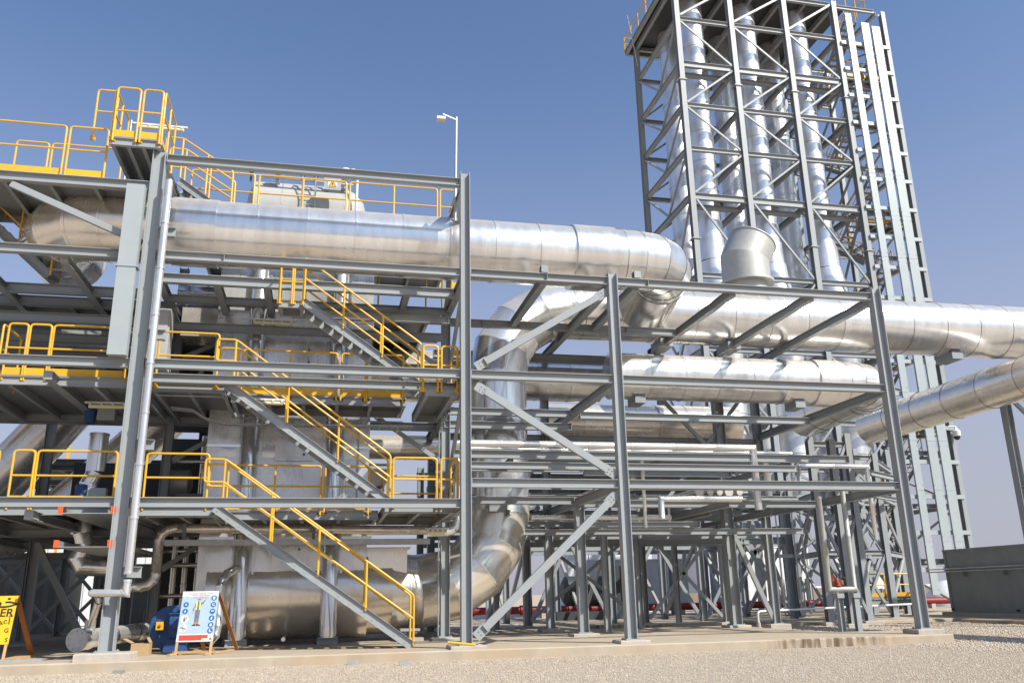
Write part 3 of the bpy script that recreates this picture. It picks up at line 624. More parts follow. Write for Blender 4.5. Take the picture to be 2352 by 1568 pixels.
# ------------------------------------------------------------------ the big pipes
t = thing('upper_pipe', 'long silver pipe across the top of the stair bay, bent back at both ends', 'pipe')
YP, ZP, RP = 2.0, 11.98, .99
a1 = arc((-6.5, YP, ZP), (-1, 0, 0), (-8.25, YP+1.75, ZP), (0, 1, 0), 4); a2 = arc((9.75, YP, ZP+.03), (1, 0, 0), (11.2, YP+1.5, ZP+.03), (0, 1, 0), 4)
clad(t, [(-8.25, 5.0, ZP)] + list(reversed(a1)) + [(XA-.3, YP, ZP)], RP+.03, ALUC, 1.5, 48, 'bend_section')
clad(t, [(XA-.29, YP, ZP), (9.2, YP, ZP+.02)], RP, ALU, 1.42, 48)
clad(t, [(9.21, YP, ZP+.025)] + a2 + [(11.2, 5.3, ZP-.5)], RP, ALU, 1.3, 48, 'bend_section')
for x0, x1, e, nm in ((-4.7, -3.4, .03, 'repair_band'), (7.5, 8.9, .085, 'expansion_sleeve')):
    MB().lathe((x0, YP, ZP), (1, 0, 0), [(0, RP+.01), (0.01, RP+e), (x1-x0-.01, RP+e), (x1-x0, RP+.01)], 48).build(nm, ALU, t)
t = thing('lower_right_pipe', 'largest silver pipe, rising as an upright bend and running off to the right edge', 'pipe')
YV, XV, ZB, ZT = 6.0, 5.85, 1.62, 11.48
e1 = arc((3.1, YV, ZB), (1, 0, 0), (XV, YV, 4.1), (0, 0, 1), 4)
e2 = arc((XV, YV, 8.9), (0, 0, 1), (8.5, YV, ZT), (1, 0, 0), 4)
clad(t, [(1.45, YV, ZB), (2.2, YV, ZB)], 1.27, ALUC, 1.6, 48, 'duct_section')
clad(t, [(2.2, YV, ZB), (2.75, YV, ZB)] , [1.23, 1.18], ALUC, 1.6, 48, 'duct_section')
clad(t, [(2.76, YV, ZB)] + e1 + [(XV, YV, 4.5)], [1.17, 1.15, 1.12, 1.08, 1.05, 1.03, 1.03], ALUC, 1.9, 48, 'bend_section', .006)
clad(t, [(XV, YV, 4.51), (XV, YV, 5.0)], 1.03, ALUV, 1.2, 48)
clad(t, [(XV, YV, 5.0), (XV, YV, 6.4)], 1.10, ALUV, 2.4, 48)
clad(t, [(XV, YV, 6.4), (XV, YV, 8.5)], 1.03, ALUV, 1.3, 48)
clad(t, [(XV, YV, 8.51)] + e2 + [(9.0, YV, ZT)], 1.03, ALU, 1.9, 48, 'bend_section', .006)
clad(t, [(9.01, YV, ZT), (11.8, YV, ZT+.02)], 1.03, ALU, 1.45, 48)
clad(t, [(11.8, YV, ZT+.02), (33, YV, ZT+.08)], [1.04, 1.12], ALU, 1.55, 48)
MB().lathe((11.8, YV, ZT), (1, 0, 0), [(0, 1.04), (.01, 1.09), (.16, 1.09), (.17, 1.04)], 48).build('flange_band', ALU, t)
for z in (4.35, 6.95): MB().box((XV-.55, YV-1.16, z-.28), (XV+.05, YV-1.0, z+.16)).build('support_lug', STEEL, t)
for x in (12.2, 14.9, 24.6): MB().box((x-.25, YV-.5, ZT-1.3), (x+.25, YV+.5, ZT-1.0)).build('pipe_shoe', STEEL, t)
# casing-wide drum duct at the foot
t = thing('base_duct', 'fat brownish silver cylinder lying at the foot of the casing', 'duct')
clad(t, [(-3.3, 5.8, 1.62), (1.44, 5.8, 1.62)], 1.36, ALUC, 2.0, 56, 'duct_section', .006)
MB().tube([(-.98, 5.3, .35), (-.98, 3.9, .35)], .06, 12).build('drain_stub', ALU, t)
for x in (-2.6, .4): MB().box((x-.2, 5.3, ZS), (x+.2, 6.3, .42)).build('saddle', STEEL, t)
t = thing('transition_box', 'flat topped silver box where the casing meets the low round duct', 'duct'); MB().box((1.38, 4.95, 1.7), (2.65, 6.9, 2.92)).build('box_cladding', ALUC, t); MB().box((1.38, 4.9, 2.92), (2.75, 6.95, 2.97)).build('top_sheet', ALUC, t)
t = thing('side_duct', 'short silver duct with ring flanges at the upper left of the casing', 'duct')
clad(t, [(-5.0, 5.6, 11.2), (-4.6, 5.6, 11.2), (-3.62, 5.6, 11.2)], .36, ALUV, .6, 28); MB().lathe((-4.72, 5.6, 11.2), (1,0,0), [(0,.44),(.06,.44)], 28).build('flange', ALUV, t); MB().box((-4.8, 5.3, 9.75), (-3.62, 6.4, 10.72)).build('box_duct', ALUC, t)
t = thing('duct_support', 'small steel pedestal under the silver duct beside the foot of the stair', 'support')
MB().ibeam((2.75, 4.9, ZS+.1), (2.75, 4.9, .45), .2, .2, .014, .01, UPX).build('post', STEEL, t); MB().box((2.45, 4.6, .45), (3.05, 5.4, .52)).build('top_plate', STEEL, t); MB().box((2.35, 4.5, ZS-.02), (3.15, 5.3, ZS+.1)).build('footing', CONCP, t)
# middle pipe of the right hand part
t = thing('middle_pipe', 'silver pipe with a raised collar below the largest pipe, bent at its right end', 'pipe')
Y3, Z3, R3_ = 5.6, 8.98, .84
a3 = arc((19.7, Y3, Z3), (1, 0, 0), (21.1, Y3+1.5, Z3), (0, 1, 0), 4)
clad(t, [(3.9, 8.4, Z3+.45), (10.4, 8.4, Z3+.45)], R3_*.95, ALU, 1.3, 40); clad(t, [(9.9, Y3, Z3), (19.2, Y3, Z3)], R3_, ALU, 1.35, 44)
clad(t, [(19.21, Y3, Z3)] + a3 + [(21.1, 11.5, Z3-.1)], R3_, ALU, 1.3, 44, 'bend_section')
MB().lathe((17.9, Y3, Z3), (1, 0, 0), [(0, R3_), (.01, R3_+.06), (1.1, R3_+.06), (1.11, R3_)], 44).build('expansion_sleeve', ALU, t)
for x in (10.9, 17.2): MB().box((x-.2, Y3-.4, Z3-1.05), (x+.2, Y3+.4, Z3-R3_+.06)).build('pipe_shoe', STEEL, t)
t = thing('cross_pipe', 'silver pipe coming forward at the right, under the largest pipe', 'pipe')
clad(t, [(26.6, -12, 9.25), (26.2, 14, 9.05)], .81, ALUC, 2.0, 44)
t = thing('rear_pipe', 'silver pipe lying low behind the rack between the middle columns', 'pipe')
clad(t, [(8.6, 10.6, 8.2), (13.5, 10.6, 8.2)], .8, ALUC, 1.4, 36); clad(t, [(13.5, 10.6, 8.2), (17.2, 10.6, 8.2)], .86, ALUC, 1.3, 36)
t = thing('rear_pipe', 'silver pipe seen through the gap between the stairs and the tallest column', 'pipe')
clad(t, [(1.4, 8.6, 9.5), (5.4, 8.6, 9.5)], 1.0, ALUC, 1.3, 36)
t = thing('rear_pipe', 'second silver pipe behind the middle stair, above the shaded girders', 'pipe')
clad(t, [(1.5, 8.6, 6.75), (4.2, 8.6, 6.75)], .45, ALUC, 1.3, 32)
t = thing('small_pipe', 'slim silver pipe with rounded end lying on the shaded rack girders', 'pipe')
clad(t, [(5.5, 9.4, 7.05), (11.4, 9.4, 7.05), (11.75, 9.4, 6.95), (11.9, 9.4, 6.6), (11.9, 9.4, 5.6)], .27, ALUC, 1.3, 20)
def lp(label, pts, r, m=ALUT, seclen=1.5, group='thin silver pipes on the rack'):
    q = thing('thin_pipe', label, 'pipe', group=group); clad(q, pts, r, m, seclen, 14, 'pipe_section', .004); return q
lp('longest thin silver pipe on the rack, turned down at its right end', [(XB+.05, 2.35, 5.86), (13.55, 2.35, 5.86), (13.55, 2.35, 3.9)], .12)
lp('thin silver pipe just below the longest one', [(XB+.05, 2.9, 5.80), (15.2, 2.9, 5.80), (15.2, 2.9, 5.0)], .07)
lp('short bright pipe under the rack with a bend at its left end', [(10.2, 2.2, 3.6), (10.2, 2.2, 4.22), (12.9, 2.2, 4.22)], .10)
lp('thin bright pipe below the third row of girders', [(6.7, 4.9, 3.88), (11.6, 4.9, 3.88)], .09)
lp('second thin bright pipe deeper under the rack', [(6.2, 8.9, 3.8), (8.4, 8.9, 3.8)], .10)
lp('upright pipe pair member dropping from the rack', [(14.1, 2.6, 5.6), (14.1, 2.6, 4.35)], .11)
lp('upright pipe with elbow beside the dropping pipes', [(15.6, 3.2, 4.5), (15.6, 3.2, 5.45), (18.2, 3.2, 5.45), (18.2, 3.2, 3.0)], .08)
ul, ur = PY(1893, 1250, 2.6).x, PY(1950, 1250, 2.6).x
lp('U loop pipe with a rusty valve at its bottom, standing on short posts', [(ul, 2.6, 4.35), (ul, 2.6, 1.42), (ur, 2.6, 1.42), (ur, 2.6, 4.7)], .085, DULL)
for x, y, z0, z1, w_ in ((10.0, 3.1, 5.8, 3.4, 'nearest and tallest'), (11.05, 6.5, 4.6, 3.3, 'middle'), (12.3, 6.7, 4.6, 3.5, 'rightmost')):
    lp(w_+' short upright thin pipe crossing the rack girders', [(x, y, z0), (x, y, z1)], .06)
# bundle of thin pipes running into the depth on the middle level
for i, x in enumerate((9.0, 9.5, 9.95, 12.6, 13.0, 13.35, 13.7, 14.1)):
    q = lp(ORD[i]+' from the left of the thin silver pipes running into the depth', [(x, 4.6, 4.72), (x, 13.4, 4.72)], .11 if i % 3 else .15, ALUC, 2.2, 'thin pipes laid side by side into the depth')
for i, x in enumerate((4.6, 5.1, 5.6, 6.3, 6.8)):
    q = lp(ORD[i]+' from the left of the shaded pipes behind the upright silver pipe', [(x+2.4, 9.2, 4.62), (x+2.4, 13.2, 4.62)], .1, ALUC, 2.2, 'thin shaded pipes behind the upright pipe')
# galvanised mitred vent cap
t = thing('vent_cowl', 'dull grey cowl with a slanted open mouth standing on the largest pipe', 'vent')
vc = Vector((15.95, YV, 0)); vs = []
n = 40; R = rings_of([vc+Vector((0,0,13.05)), vc+Vector((0,0,14.0)), vc+Vector((0,0,14.02)), vc+Vector((.44,0,14.86))], .93, n)
MB().add([v for q in R[:3] for v in q], [(k*n+i, k*n+(i+1) % n, (k+1)*n+(i+1) % n, (k+1)*n+i) for k in range(2) for i in range(n)], True).build('cowl_body', DULL, t)
MB().add([v for q in R[2:] for v in q], [(i, (i+1) % n, n+(i+1) % n, n+i) for i in range(n)], True).build('cowl_mouth', DULL, t)
m = MB(); m.tube([q for q in R[3]]+[R[3][0]], .035, 6); m.build('rim', DULL, t)
MB().lathe(vc+Vector((0,0,12.45)), (0,0,1), [(0, .8), (.5, .8), (.51, 1.05), (.62, 1.05), (.63, .98)], 36).build('collar', DULL, t)
# ------------------------------------------------------------------ silver casing with half round pilasters
t = thing('boiler_casing', 'tall silver sheet metal casing behind the stairs with round pilasters and hatches', 'boiler')
X0, X1, YF, YB_ = -3.6, 1.36, 4.62, 9.6
zs = [.45, 3.05, 3.45, 5.7, 6.1, 8.3, 8.75, 10.6, 12.6]
random.seed(3)
for i in range(len(zs)-1):
    xs = [X0, -2.55, .55, X1]
    for j in range(3):
        e = .008*random.random()
        if i == 0: zlo = 2.0
        else: zlo = zs[i]
        # panel with a slightly pillowed face
        a, b, c, d = xs[j]+.006, xs[j+1]-.006, zlo+.005, zs[i+1]-.005; nx, nz = 6, 6; vs = []; fs = []
        for q in range(nz+1):
            for p in range(nx+1):
                u, v = p/nx, q/nz; bul = .02*math.sin(math.pi*u)*math.sin(math.pi*v)*random.uniform(.2, 1.3)
                vs.append((a+(b-a)*u, YF-e-bul, c+(d-c)*v))
        fs = [(q*(nx+1)+p, q*(nx+1)+p+1, (q+1)*(nx+1)+p+1, (q+1)*(nx+1)+p) for q in range(nz) for p in range(nx)]
        m = MB(); m.add(vs, fs, True); m.build('casing_panel', ALUB, t)
m = MB(); m.box((X0, YF+.004, 1.6), (X1, YB_, 12.62)); m.build('casing_body', ALUB, t)
for x in (-2.33, .27):
    for z0, z1 in ((.34, 3.6), (3.6, 6.6), (6.6, 9.4), (9.4, 12.3)):
        o = MB().lathe((x, YF-.12, z0), (0,0,1), [(0, .25), (.05, .25), (.055, .262), (z1-z0-.01, .255), (z1-z0, .25)], 24); o.build('pilaster', ALUV, t)
    MB().ibeam((x-.3, YF-.12, .26), (x+.3, YF-.12, .26), .2, .36, .03, .2, (0,0,1)).build('footing_beam', STEEL, t)
def hatch(x, z, w_=1.15, h_=.8):
    m = MB(); y = YF-.05
    m.box((x-w_/2, y-.035, z-h_/2), (x+w_/2, y, z+h_/2)); o = m.build('hatch_frame', ALUB, t)
    m = MB(); m.box((x-w_/2+.1, y-.075, z-h_/2+.1), (x+w_/2-.3, y-.04, z+h_/2-.1)); o2 = m.build('hatch_door', ALUB, t)
    m = MB()
    for q in (-.2, .2): m.box((x+w_/2-.3, y-.08, z+q-.03), (x+w_/2-.24, y-.04, z+q+.03))
    m.build('hatch_hinge', DARK, t)
for z in (2.7, 6.0, 9.0): hatch(-.98, z)
for x in (-2.66, -2.0, -.06, .60):
    for z0, z1 in ((2.1, 3.9), (4.0, 7.0), (7.4, 12.3)):
        m = MB(); m.box((x-.035, YF-.052, z0), (x+.035, YF-.03, z1))
        for k in range(int((z1-z0)/.22)): bolts(m, (x, YF-.052, z0+.1+k*.22), (0,-1,0), (1,0,0), (0,0,1), .012, ((0,0),))
        m.build('edge_strip', ALUB, t)
for z in (4.35, 7.9, 10.2): MB().box((X0+.02, YF-.05, z), (X1-.02, YF-.03, z+.05)).build('seam_strip', ALUB, t)
for x, z in ((-3.1, 3.25), (1.0, 3.25), (-3.1, 6.05), (1.0, 6.05)): MB().box((x-.5, YF-.06, z-.04), (x+.5, YF-.028, z+.04)).build('seam_rail', ALUV, t)
for x in (-2.2, .5): MB().lathe((x, YF-.45, 3.0), (0,0,1), [(0, .03), (.02, .07), (.9, .07), (.92, .03)], 10).build('burner_lance', DULL, t)
# service pipe and cable tray crossing the casing
t = thing('service_pipe', 'silver pipe crossing the casing under the lowest platform, bent down at its left end', 'pipe')
clad(t, [(-5.25, 4.0, 1.86)] + arc((-5.0, 4.0, 1.86), (1,0,0), (-4.62, 4.0, 2.2), (0,0,1), 3) + arc((-4.62, 4.0, 3.15), (0,0,1), (-4.2, 4.0, 3.5), (1,0,0), 3) + [(3.3, 4.0, 3.42)], .135, ALUC, 1.6, 18, 'pipe_section', .005)
clad(t, [(-5.25, 4.0, 1.86), (-5.9, 4.0, 1.88)], .16, ALUC, 1.6, 18, 'pipe_section', .005)
t = thing('service_pipe', 'short bright pipe elbow beside the tallest column under the lowest landing', 'pipe')
clad(t, [(3.05, 3.0, 3.28), (3.62, 3.0, 3.3)] + arc((3.62, 3.0, 3.3), (1,0,0), (3.95, 3.0, 3.62), (0,0,1), 3)[1:] + [(3.95, 3.0, 6.0)], .13, ALU, 1.2, 18, 'pipe_section', .005)
t = thing('standing_pipe', 'upright U shaped silver pipe beside the round pilaster at ground level', 'pipe')
clad(t, [(-3.1, 3.9, .42)] + [(-2.98, 3.9, .36), (-2.86, 3.9, .5), (-2.82, 3.9, .75), (-2.82, 3.9, 1.75)] + arc((-2.82, 3.9, 1.85), (0,0,1), (-2.3, 4.4, 2.35), (1,.5,0), 4), .125, ALUV, 1.2, 18, 'pipe_section', .004)
t = thing('cable_tray', 'grey cable tray hung across the casing below the lowest platform', 'cable tray')
for y in (3.5, 3.78): MB().box((-4.4, y, 2.98), (3.2, y+.02, 3.14)).build('side_rail', GALV, t)
for i in range(26): MB().box((-4.3+i*.29, 3.52, 2.99), (-4.25+i*.29, 3.78, 3.01)).build('rung', GALV, t)
for x in (-3.9, -.25): MB().ibeam((x, 3.65, 3.0), (x, 3.65, 3.6), .1, .1, .01, .008, UPX).build('hanger', STEEL, t)
t = thing('cable_tray', 'cable tray under the second platform curving down toward the back', 'cable tray')
for y in (3.1, 3.4): MB().tube([(-4.5, y, 6.9), (-3.9, y, 6.85), (-3.5, y, 6.6), (-2.9, y, 6.45), (2.6, y, 6.5)], .03, 6).build('side_rail', GALV, t)
for i in range(30): MB().box((-3.0+i*.19, 3.1, 6.44), (-2.96+i*.19, 3.4, 6.46)).build('rung', GALV, t)
for z, lab in ((3.55, 'upper shallow cable tray with orange end caps on the leftmost tall column'), (2.75, 'lower cable tray with orange end caps on the leftmost tall column')):
    t = thing('cable_tray', lab, 'cable tray')
    for sx in (0, 1):
        MB().box((-6.25+1.2*sx, -.1, z), (-6.22+1.2*sx, 5.5, z+.16)).build('side_rail', GALV, t); MB().box((-6.29+1.2*sx, -.13, z-.01), (-6.18+1.2*sx, -.1, z+.17)).build('end_cap', ORANGE, t)
    MB().box((-6.22, -.1, z), (-5.02, 5.5, z+.015)).build('tray_floor', GALV, t)
# ------------------------------------------------------------------ drum on the roof
t = thing('steam_drum', 'light grey drum with gauges and pipework on the roof behind the long pipe', 'drum')
dc = Vector((-2.85, 6.3, 14.62)); m = MB(); m.lathe(dc, (1,0,0), [(-.25, .5), (-.18, .8), (0, 1.15), (.02, 1.2), (3.2, 1.2), (3.22, 1.15), (3.5, 1.02), (3.8, .7), (3.92, .3)], 40); m.build('shell', PALE, t)
for x in (-1.9, -.75, .25): m = MB(); m.lathe((x, 6.3, 14.62), (1,0,0), [(0, 1.205), (.05, 1.205)], 40); m.build('band', GALV, t)
MB().tube([(-2.9, 5.1, 15.6), (.6, 5.1, 15.5)], .05, 10).build('header_pipe', GALV, t)
MB().tube([(.68, 5.0, 13.4), (.68, 5.0, 15.95), (.55, 5.0, 16.05), (.3, 5.0, 16.0)], .05, 10).build('vent_pipe', WHITE, t)
for x, z in ((-2.0, 15.88), (.28, 15.92)):
    MB().lathe((x, 5.3, z), (0,-1,0), [(0, .17), (.03, .21), (.3, .21), (.33, .17)], 24).build('silencer', WHITE, t)
    MB().tube([(x-.05, 5.2, z-.15), (x-.05, 5.3, 15.4)], .07, 10).build('nozzle', GALV, t)
for x in (-2.95, -1.2, -.75, -.35): m = MB(); m.tube([(x, 5.2, 15.4), (x, 5.2, 16.0)], .035, 8); m.lathe((x, 5.2, 15.75), (0,0,1), [(0, .03), (.02, .09), (.08, .09), (.1, .03)], 10); m.build('valve', DARK, t)
m = MB()
for y in (-1.2, -.75): m.tube([(y, 5.0, 13.4), (y, 5.0, 15.9)], .025, 6)
for i in range(7): m.tube([(-1.2, 5.0, 13.6+i*.33), (-.75, 5.0, 13.6+i*.33)], .018, 6)
m.build('ladder', GALV, t)
t = thing('junction_box', 'grey electrical box with a yellow warning triangle behind the long yellow railing', 'electrical box')
MB().box((-.45, 4.45, 14.95), (.12, 4.7, 15.5)).build('cabinet', GREYS, t)
b_ = Vector((-.165, 4.44, 15.05))
MB().add([b_+Vector((-.16,0,-.03)), b_+Vector((.16,0,-.03)), b_+Vector((.16,0,.26)), b_+Vector((-.16,0,.26))], [(0,1,2,3)]).build('warning_plate', BOARDW, t)
MB().add([b_+Vector((-.145,-.004,0)), b_+Vector((.145,-.004,0)), b_+Vector((0,-.004,.245))], [(0,1,2)]).build('warning_triangle', PRK, t)
MB().add([b_+Vector((-.115,-.008,.018)), b_+Vector((.115,-.008,.018)), b_+Vector((0,-.008,.21))], [(0,1,2)]).build('triangle_field', BOARDY, t)
m = MB(); z = .05
m.add([b_+Vector(v) for v in ((.0,-.012,.165),(-.035,-.012,.09),(.0,-.012,.095),(-.012,-.012,.035),(.035,-.012,.11),(.004,-.012,.105),(.025,-.012,.165))], [(0,1,2,5,6),(2,3,4,5)]); m.build('flash_symbol', PRK, t)
# ------------------------------------------------------------------ lamp mast by column B
t = thing('floodlight_mast', 'slim pole with a floodlight beside the tallest column', 'floodlight')
MB().tube([(3.62, 1.2, 12.4), (3.66, 1.2, 16.25)], .045, 10).build('pole', GALV, t)
MB().bar((3.68, 1.2, 16.15), (3.2, 1.0, 16.2), .03, .03).build('arm', GALV, t)
m = MB(); m.box((3.0, .9, 15.98), (3.28, 1.12, 16.07)); m.build('lamp_head', WHITE, t); MB().box((3.02, .92, 15.96), (3.26, 1.10, 15.978)).build('lamp_glass', LAMPM, t)
MB().tube([(19.75, 26, 41), (20.3, 26, 36.9)], .03, 6).build('lightning_rod', GALV, None, 'thin lightning rod at the top left corner of the stack tower', None, 'lightning rod')
# small yellow platform far behind
t = guard('distant yellow railing by a chimney behind the upright bend', [((10.6,14,14.3),(11.6,14,14.3))], group=G, h=1.1)

# conduits and cable drops that wander over the steelwork
for pts, lb_ in ((((-4.6, 1.6, 3.62), (-2.9, 1.6, 3.62), (-2.9, 4.1, 3.5), (1.2, 4.1, 3.5)), 'thin grey conduit under the lowest platform'),
                 (((-4.6, 1.5, 6.9), (-2.85, 1.5, 6.9), (-2.85, 4.0, 6.8), (2.4, 4.0, 6.8)), 'thin grey conduit under the second platform'),
                 (((3.55, 4.2, .3), (3.55, 4.2, 6.6), (3.55, 2.0, 6.7)), 'grey conduit climbing the column behind the tallest one'),
                 (((-4.85, .2, .4), (-4.85, .2, 9.4)), 'grey conduit strapped to the back of the leftmost tall column'),
                 (((1.0, 4.45, 4.0), (1.0, 4.45, 6.9)), 'thin upright conduit on the right part of the casing'),
                 (((8.35, .1, .4), (8.35, .1, 4.2), (8.6, .1, 4.25), (16.9, .1, 4.25)), 'thin conduit along the rack front at first beam level')):
    o = MB().tube(roundc([Vector(p) for p in pts], .12), .02, 6).build('conduit', GALV); o['label'] = lb_; o['category'] = 'conduit'
# ------------------------------------------------------------------ stack tower
tw = Frame('stack_tower', 'high square steel tower at the top right carrying the silver exhaust stacks', 'tower')
tw.web = 'y'
TX = [21.6, 25.5, 29.6, 33.5]; TF, TB = 22.0, 29.3
LV = [38.15, 34.75, 31.65, 28.5, 25.25, 19.95, 15.3, 11.0, 6.6]
for x in TX:
    for y in (TF, TB): tw.col(x, y, .1, 41.0 if y == TF else 40.8, .42, .34); 
for x in (TX[0], TX[3]):
    pass
for x in TX: plinth(x, TF, -.11, .07, .7, .6, parent=tw.root); plinth(x, TB, -.11, .07, .7, .6, parent=tw.root)
for z in LV+[40.9]:
    for i in range(3):
        tw.beam((TX[i]+.24, TF, z), (TX[i+1]-.24, TF, z), h=.30 if z not in (34.75, 25.25) else .42, b=.24, ends=False)
        tw.beam((TX[i]+.24, TB, z), (TX[i+1]-.24, TB, z), h=.3, b=.2, ends=False)
    for x in TX: tw.beam((x, TF+.2, z), (x, TB-.2, z), h=.36, b=.22, ends=False)
for z in (34.2, 24.7):
    for i in range(3):
        tw.beam((TX[i]+.3, TF+.5, z), (TX[i+1]-.3, TF+.5, z), h=.26, b=.3, ends=False)
        MB().box(((TX[i]+TX[i+1])/2-.12, TF+.3, z), ((TX[i]+TX[i+1])/2+.12, TF+.8, z+.5)).build('stack_guide', STEEL, tw.root)
for k in range(len(LV)-1):
    z1, z0 = LV[k]-.35, LV[k+1]+.05
    for i in range(3):
        a, b = ((TX[i]+.25, z1), (TX[i+1]-.25, z0)) if k % 2 == 0 else ((TX[i]+.25, z0), (TX[i+1]-.25, z1))
        tw.brace((a[0], TF-.05, a[1]), (b[0], TF-.05, b[1]), .12, .1, plate=False)
    for x in (TX[0], TX[3]):
        ya, yb = (TF+.2, TB-.2) if k % 2 == 0 else (TB-.2, TF+.2)
        ym = (TF+TB)/2
        tw.brace((x, ya, z1), (x, ym, z0), .13, .11, plate=False, nrm=(1,0,0)); tw.brace((x, yb, z1), (x, ym, z0), .13, .11, plate=False, nrm=(1,0,0))
    tw.brace((TX[0]+.2, TB, z0), (TX[1]-.2, TB, z1), .13, .1, plate=False)
for i in range(3): tw.brace((TX[i]+.25, TF-.05, 38.3), (TX[i+1]-.25, TF-.05, 40.7), .15, .12, plate=False)
for i in range(3):
    for a, b in (((TX[i]+.3, 6.3), (TX[i+1]-.3, .6)), ((TX[i]+.3, .6), (TX[i+1]-.3, 6.3))): tw.brace((a[0], TF, a[1]), (b[0], TF, b[1]), .2, .16, plate=False)
for x in TX:
    tw.brace((x, TF+.3, .6), (x, (TF+TB)/2, 6.2), .22, .16, plate=False, nrm=(1,0,0)); tw.brace((x, TB-.3, .6), (x, (TF+TB)/2, 6.2), .22, .16, plate=False, nrm=(1,0,0))
for x in TX:
    for z in (33.25, 22.1, 12.2): MB().box((x-.27, TF-.27, z), (x+.27, TF+.27, z+.07)).build('splice_plate', STEEL, tw.root)
MB().box((21.0, TF+.2, 40.95), (34.8, TB+.6, 41.05)).build('top_deck', DARK, tw.root)
for x in (21.1, 23.5, 27.5, 31.5): MB().ibeam((x, TF+.1, 40.8), (x, TB+.8, 40.8), .3, .2).build('deck_beam', STEEL, tw.root)
MB().ibeam((21.0, TB+.7, 40.8), (34.8, TB+.7, 40.8), .36, .2).build('deck_beam', STEEL, tw.root)
for k, (x, y) in enumerate([(a, b) for b in (TF+1.9, TB-1.7) for a in (23.55, 27.55, 31.55)]):
    front = y < 25
    t = thing('exhaust_stack', ('front' if front else 'rear') + ' silver stack, ' + ('first', 'second', 'third')[k % 3] + ' from the left in the tower', 'stack', group='silver exhaust stacks in the tower')
    clad(t, [(x, y, 24.1), (x, y, 43.5)], .80, STK, 2.1, 36, 'stack_section', .02)
    clad(t, [(x, y, 22.9), (x, y, 24.1)], [.84, .84], STK, 2.1, 36, 'stack_section', .03)
    clad(t, [(x, y, 21.4), (x, y, 22.9)], [.98, .92], STK, 2.1, 36, 'stack_section', .03)
    clad(t, [(x+.35, y, 13.8), (x+.3, y, 17.6), (x, y, 21.4)], [1.25, 1.3, 1.03], STK, 2.3, 36, 'stack_section', .03)
    clad(t, [(x+.2, y, 6.9), (x+.35, y, 13.8)], 1.2, STK, 2.3, 36, 'stack_section', .03)
    if not front: clad(t, [(x+.9, y-.3, 12.0), (x+.9, y-.3, 18.6), (x+.4, y, 21.0)], .62, STK, 2.2, 28, 'bypass_section', .02)
    MB().lathe((x, y, 6.75), (0,0,1), [(0, 1.25), (.14, 1.25)], 36).build('base_flange', GALV, t)
guard('railing on the left edge of the stack tower roof', [((20.95, 22.2, 41.05), (20.95, 25.4, 41.05)), ((20.95, 25.5, 41.05), (20.95, 29.9, 41.05)), ((20.95, 30.0, 41.05), (22.2, 30.0, 41.05))], group='guard rails of the stack tower', toe=False, brk=False, posts=1.3, r=.035)
guard('railing on the right part of the stack tower roof', [((33.9, 22.1, 41.1), (36.2, 22.1, 41.1)), ((36.2, 22.1, 41.1), (36.2, 26, 41.1))], group='guard rails of the stack tower', toe=False, brk=False, posts=.9, r=.035)
# stair tower right of the stacks, with the tall cable covers in front
sw = Frame('stair_tower', 'narrow steel stair tower on the right side of the stack tower', 'stair tower')
sw.web = 'y'
for x, y in ((37.3, 21.9), (34.6, 29.3), (37.6, 29.3)): sw.col(x, y, .1, 40.6, .36, .3); plinth(x, y, -.11, .07, .6, .5, parent=sw.root)
for k, z in enumerate(np.arange(3.0, 41, 3.15)):
    z = float(z)
    for a, b in (((33.75, 22, z), (36.8, 22, z)), ((37.0, 22.1, z), (37.0, 29.1, z)), ((33.75, 29.3, z), (37.4, 29.3, z))): sw.beam(a, b, h=.26, b=.18, ends=False)
    sw.brace((37.0, 22.1 if k % 2 else 29.1, z-.2), (37.0, 29.1 if k % 2 else 22.1, z-3.0), .12, .1, plate=False, nrm=(1, 0, 0))
    if k < 12:
        y0, y1 = (23.4, 27.6) if k % 2 == 0 else (27.6, 23.4); xs = (34.1, 35.0) if k % 2 == 0 else (35.4, 36.3); t = thing('stair_flight', ORD[k]+' zigzag stair flight from the ground in the narrow stair tower', 'stair', group='zigzag flights of the stair tower')
        for x in xs: MB().bar((x, y0, z), (x, y1, z+3.15), .02, .28).build('stringer', STEEL, t)
        for i in range(12):
            q = Vector((xs[0], y0, z)).lerp(Vector((xs[0], y1, z+3.15)), (i+.5)/12); MB().box((xs[0]+.02, q.y-.13, q.z-.02), (xs[1]-.02, q.y+.13, q.z+.02)).build('tread', GRATE, t)
        for x in xs:
            MB().tube([(x, y0, z), (x, y0, z+1.1), (x, y1, z+4.25), (x, y1, z+3.15)], .03, 6).build('hand_rail', YEL, t); MB().tube([(x, y0, z+.55), (x, y1, z+3.7)], .025, 6).build('mid_rail', YEL, t)
for z, nm in ((36.6-1.3, 'upper'), (24.4, 'middle'), (17.6, 'lower'), (10.6, 'lowest seen')):
    deck('platform', nm+' landing of the narrow stair tower', 33.9, 36.9, 22.2, 23.4, z, .8)
    guard(nm+' yellow landing railing on the narrow stair tower', [((33.95, 22.15, z), (35.1, 22.15, z)), ((35.2, 22.15, z), (36.8, 22.15, z)), ((33.9, 22.2, z), (33.9, 23.3, z))], group='guard rails of the stack tower', r=.04, posts=3)
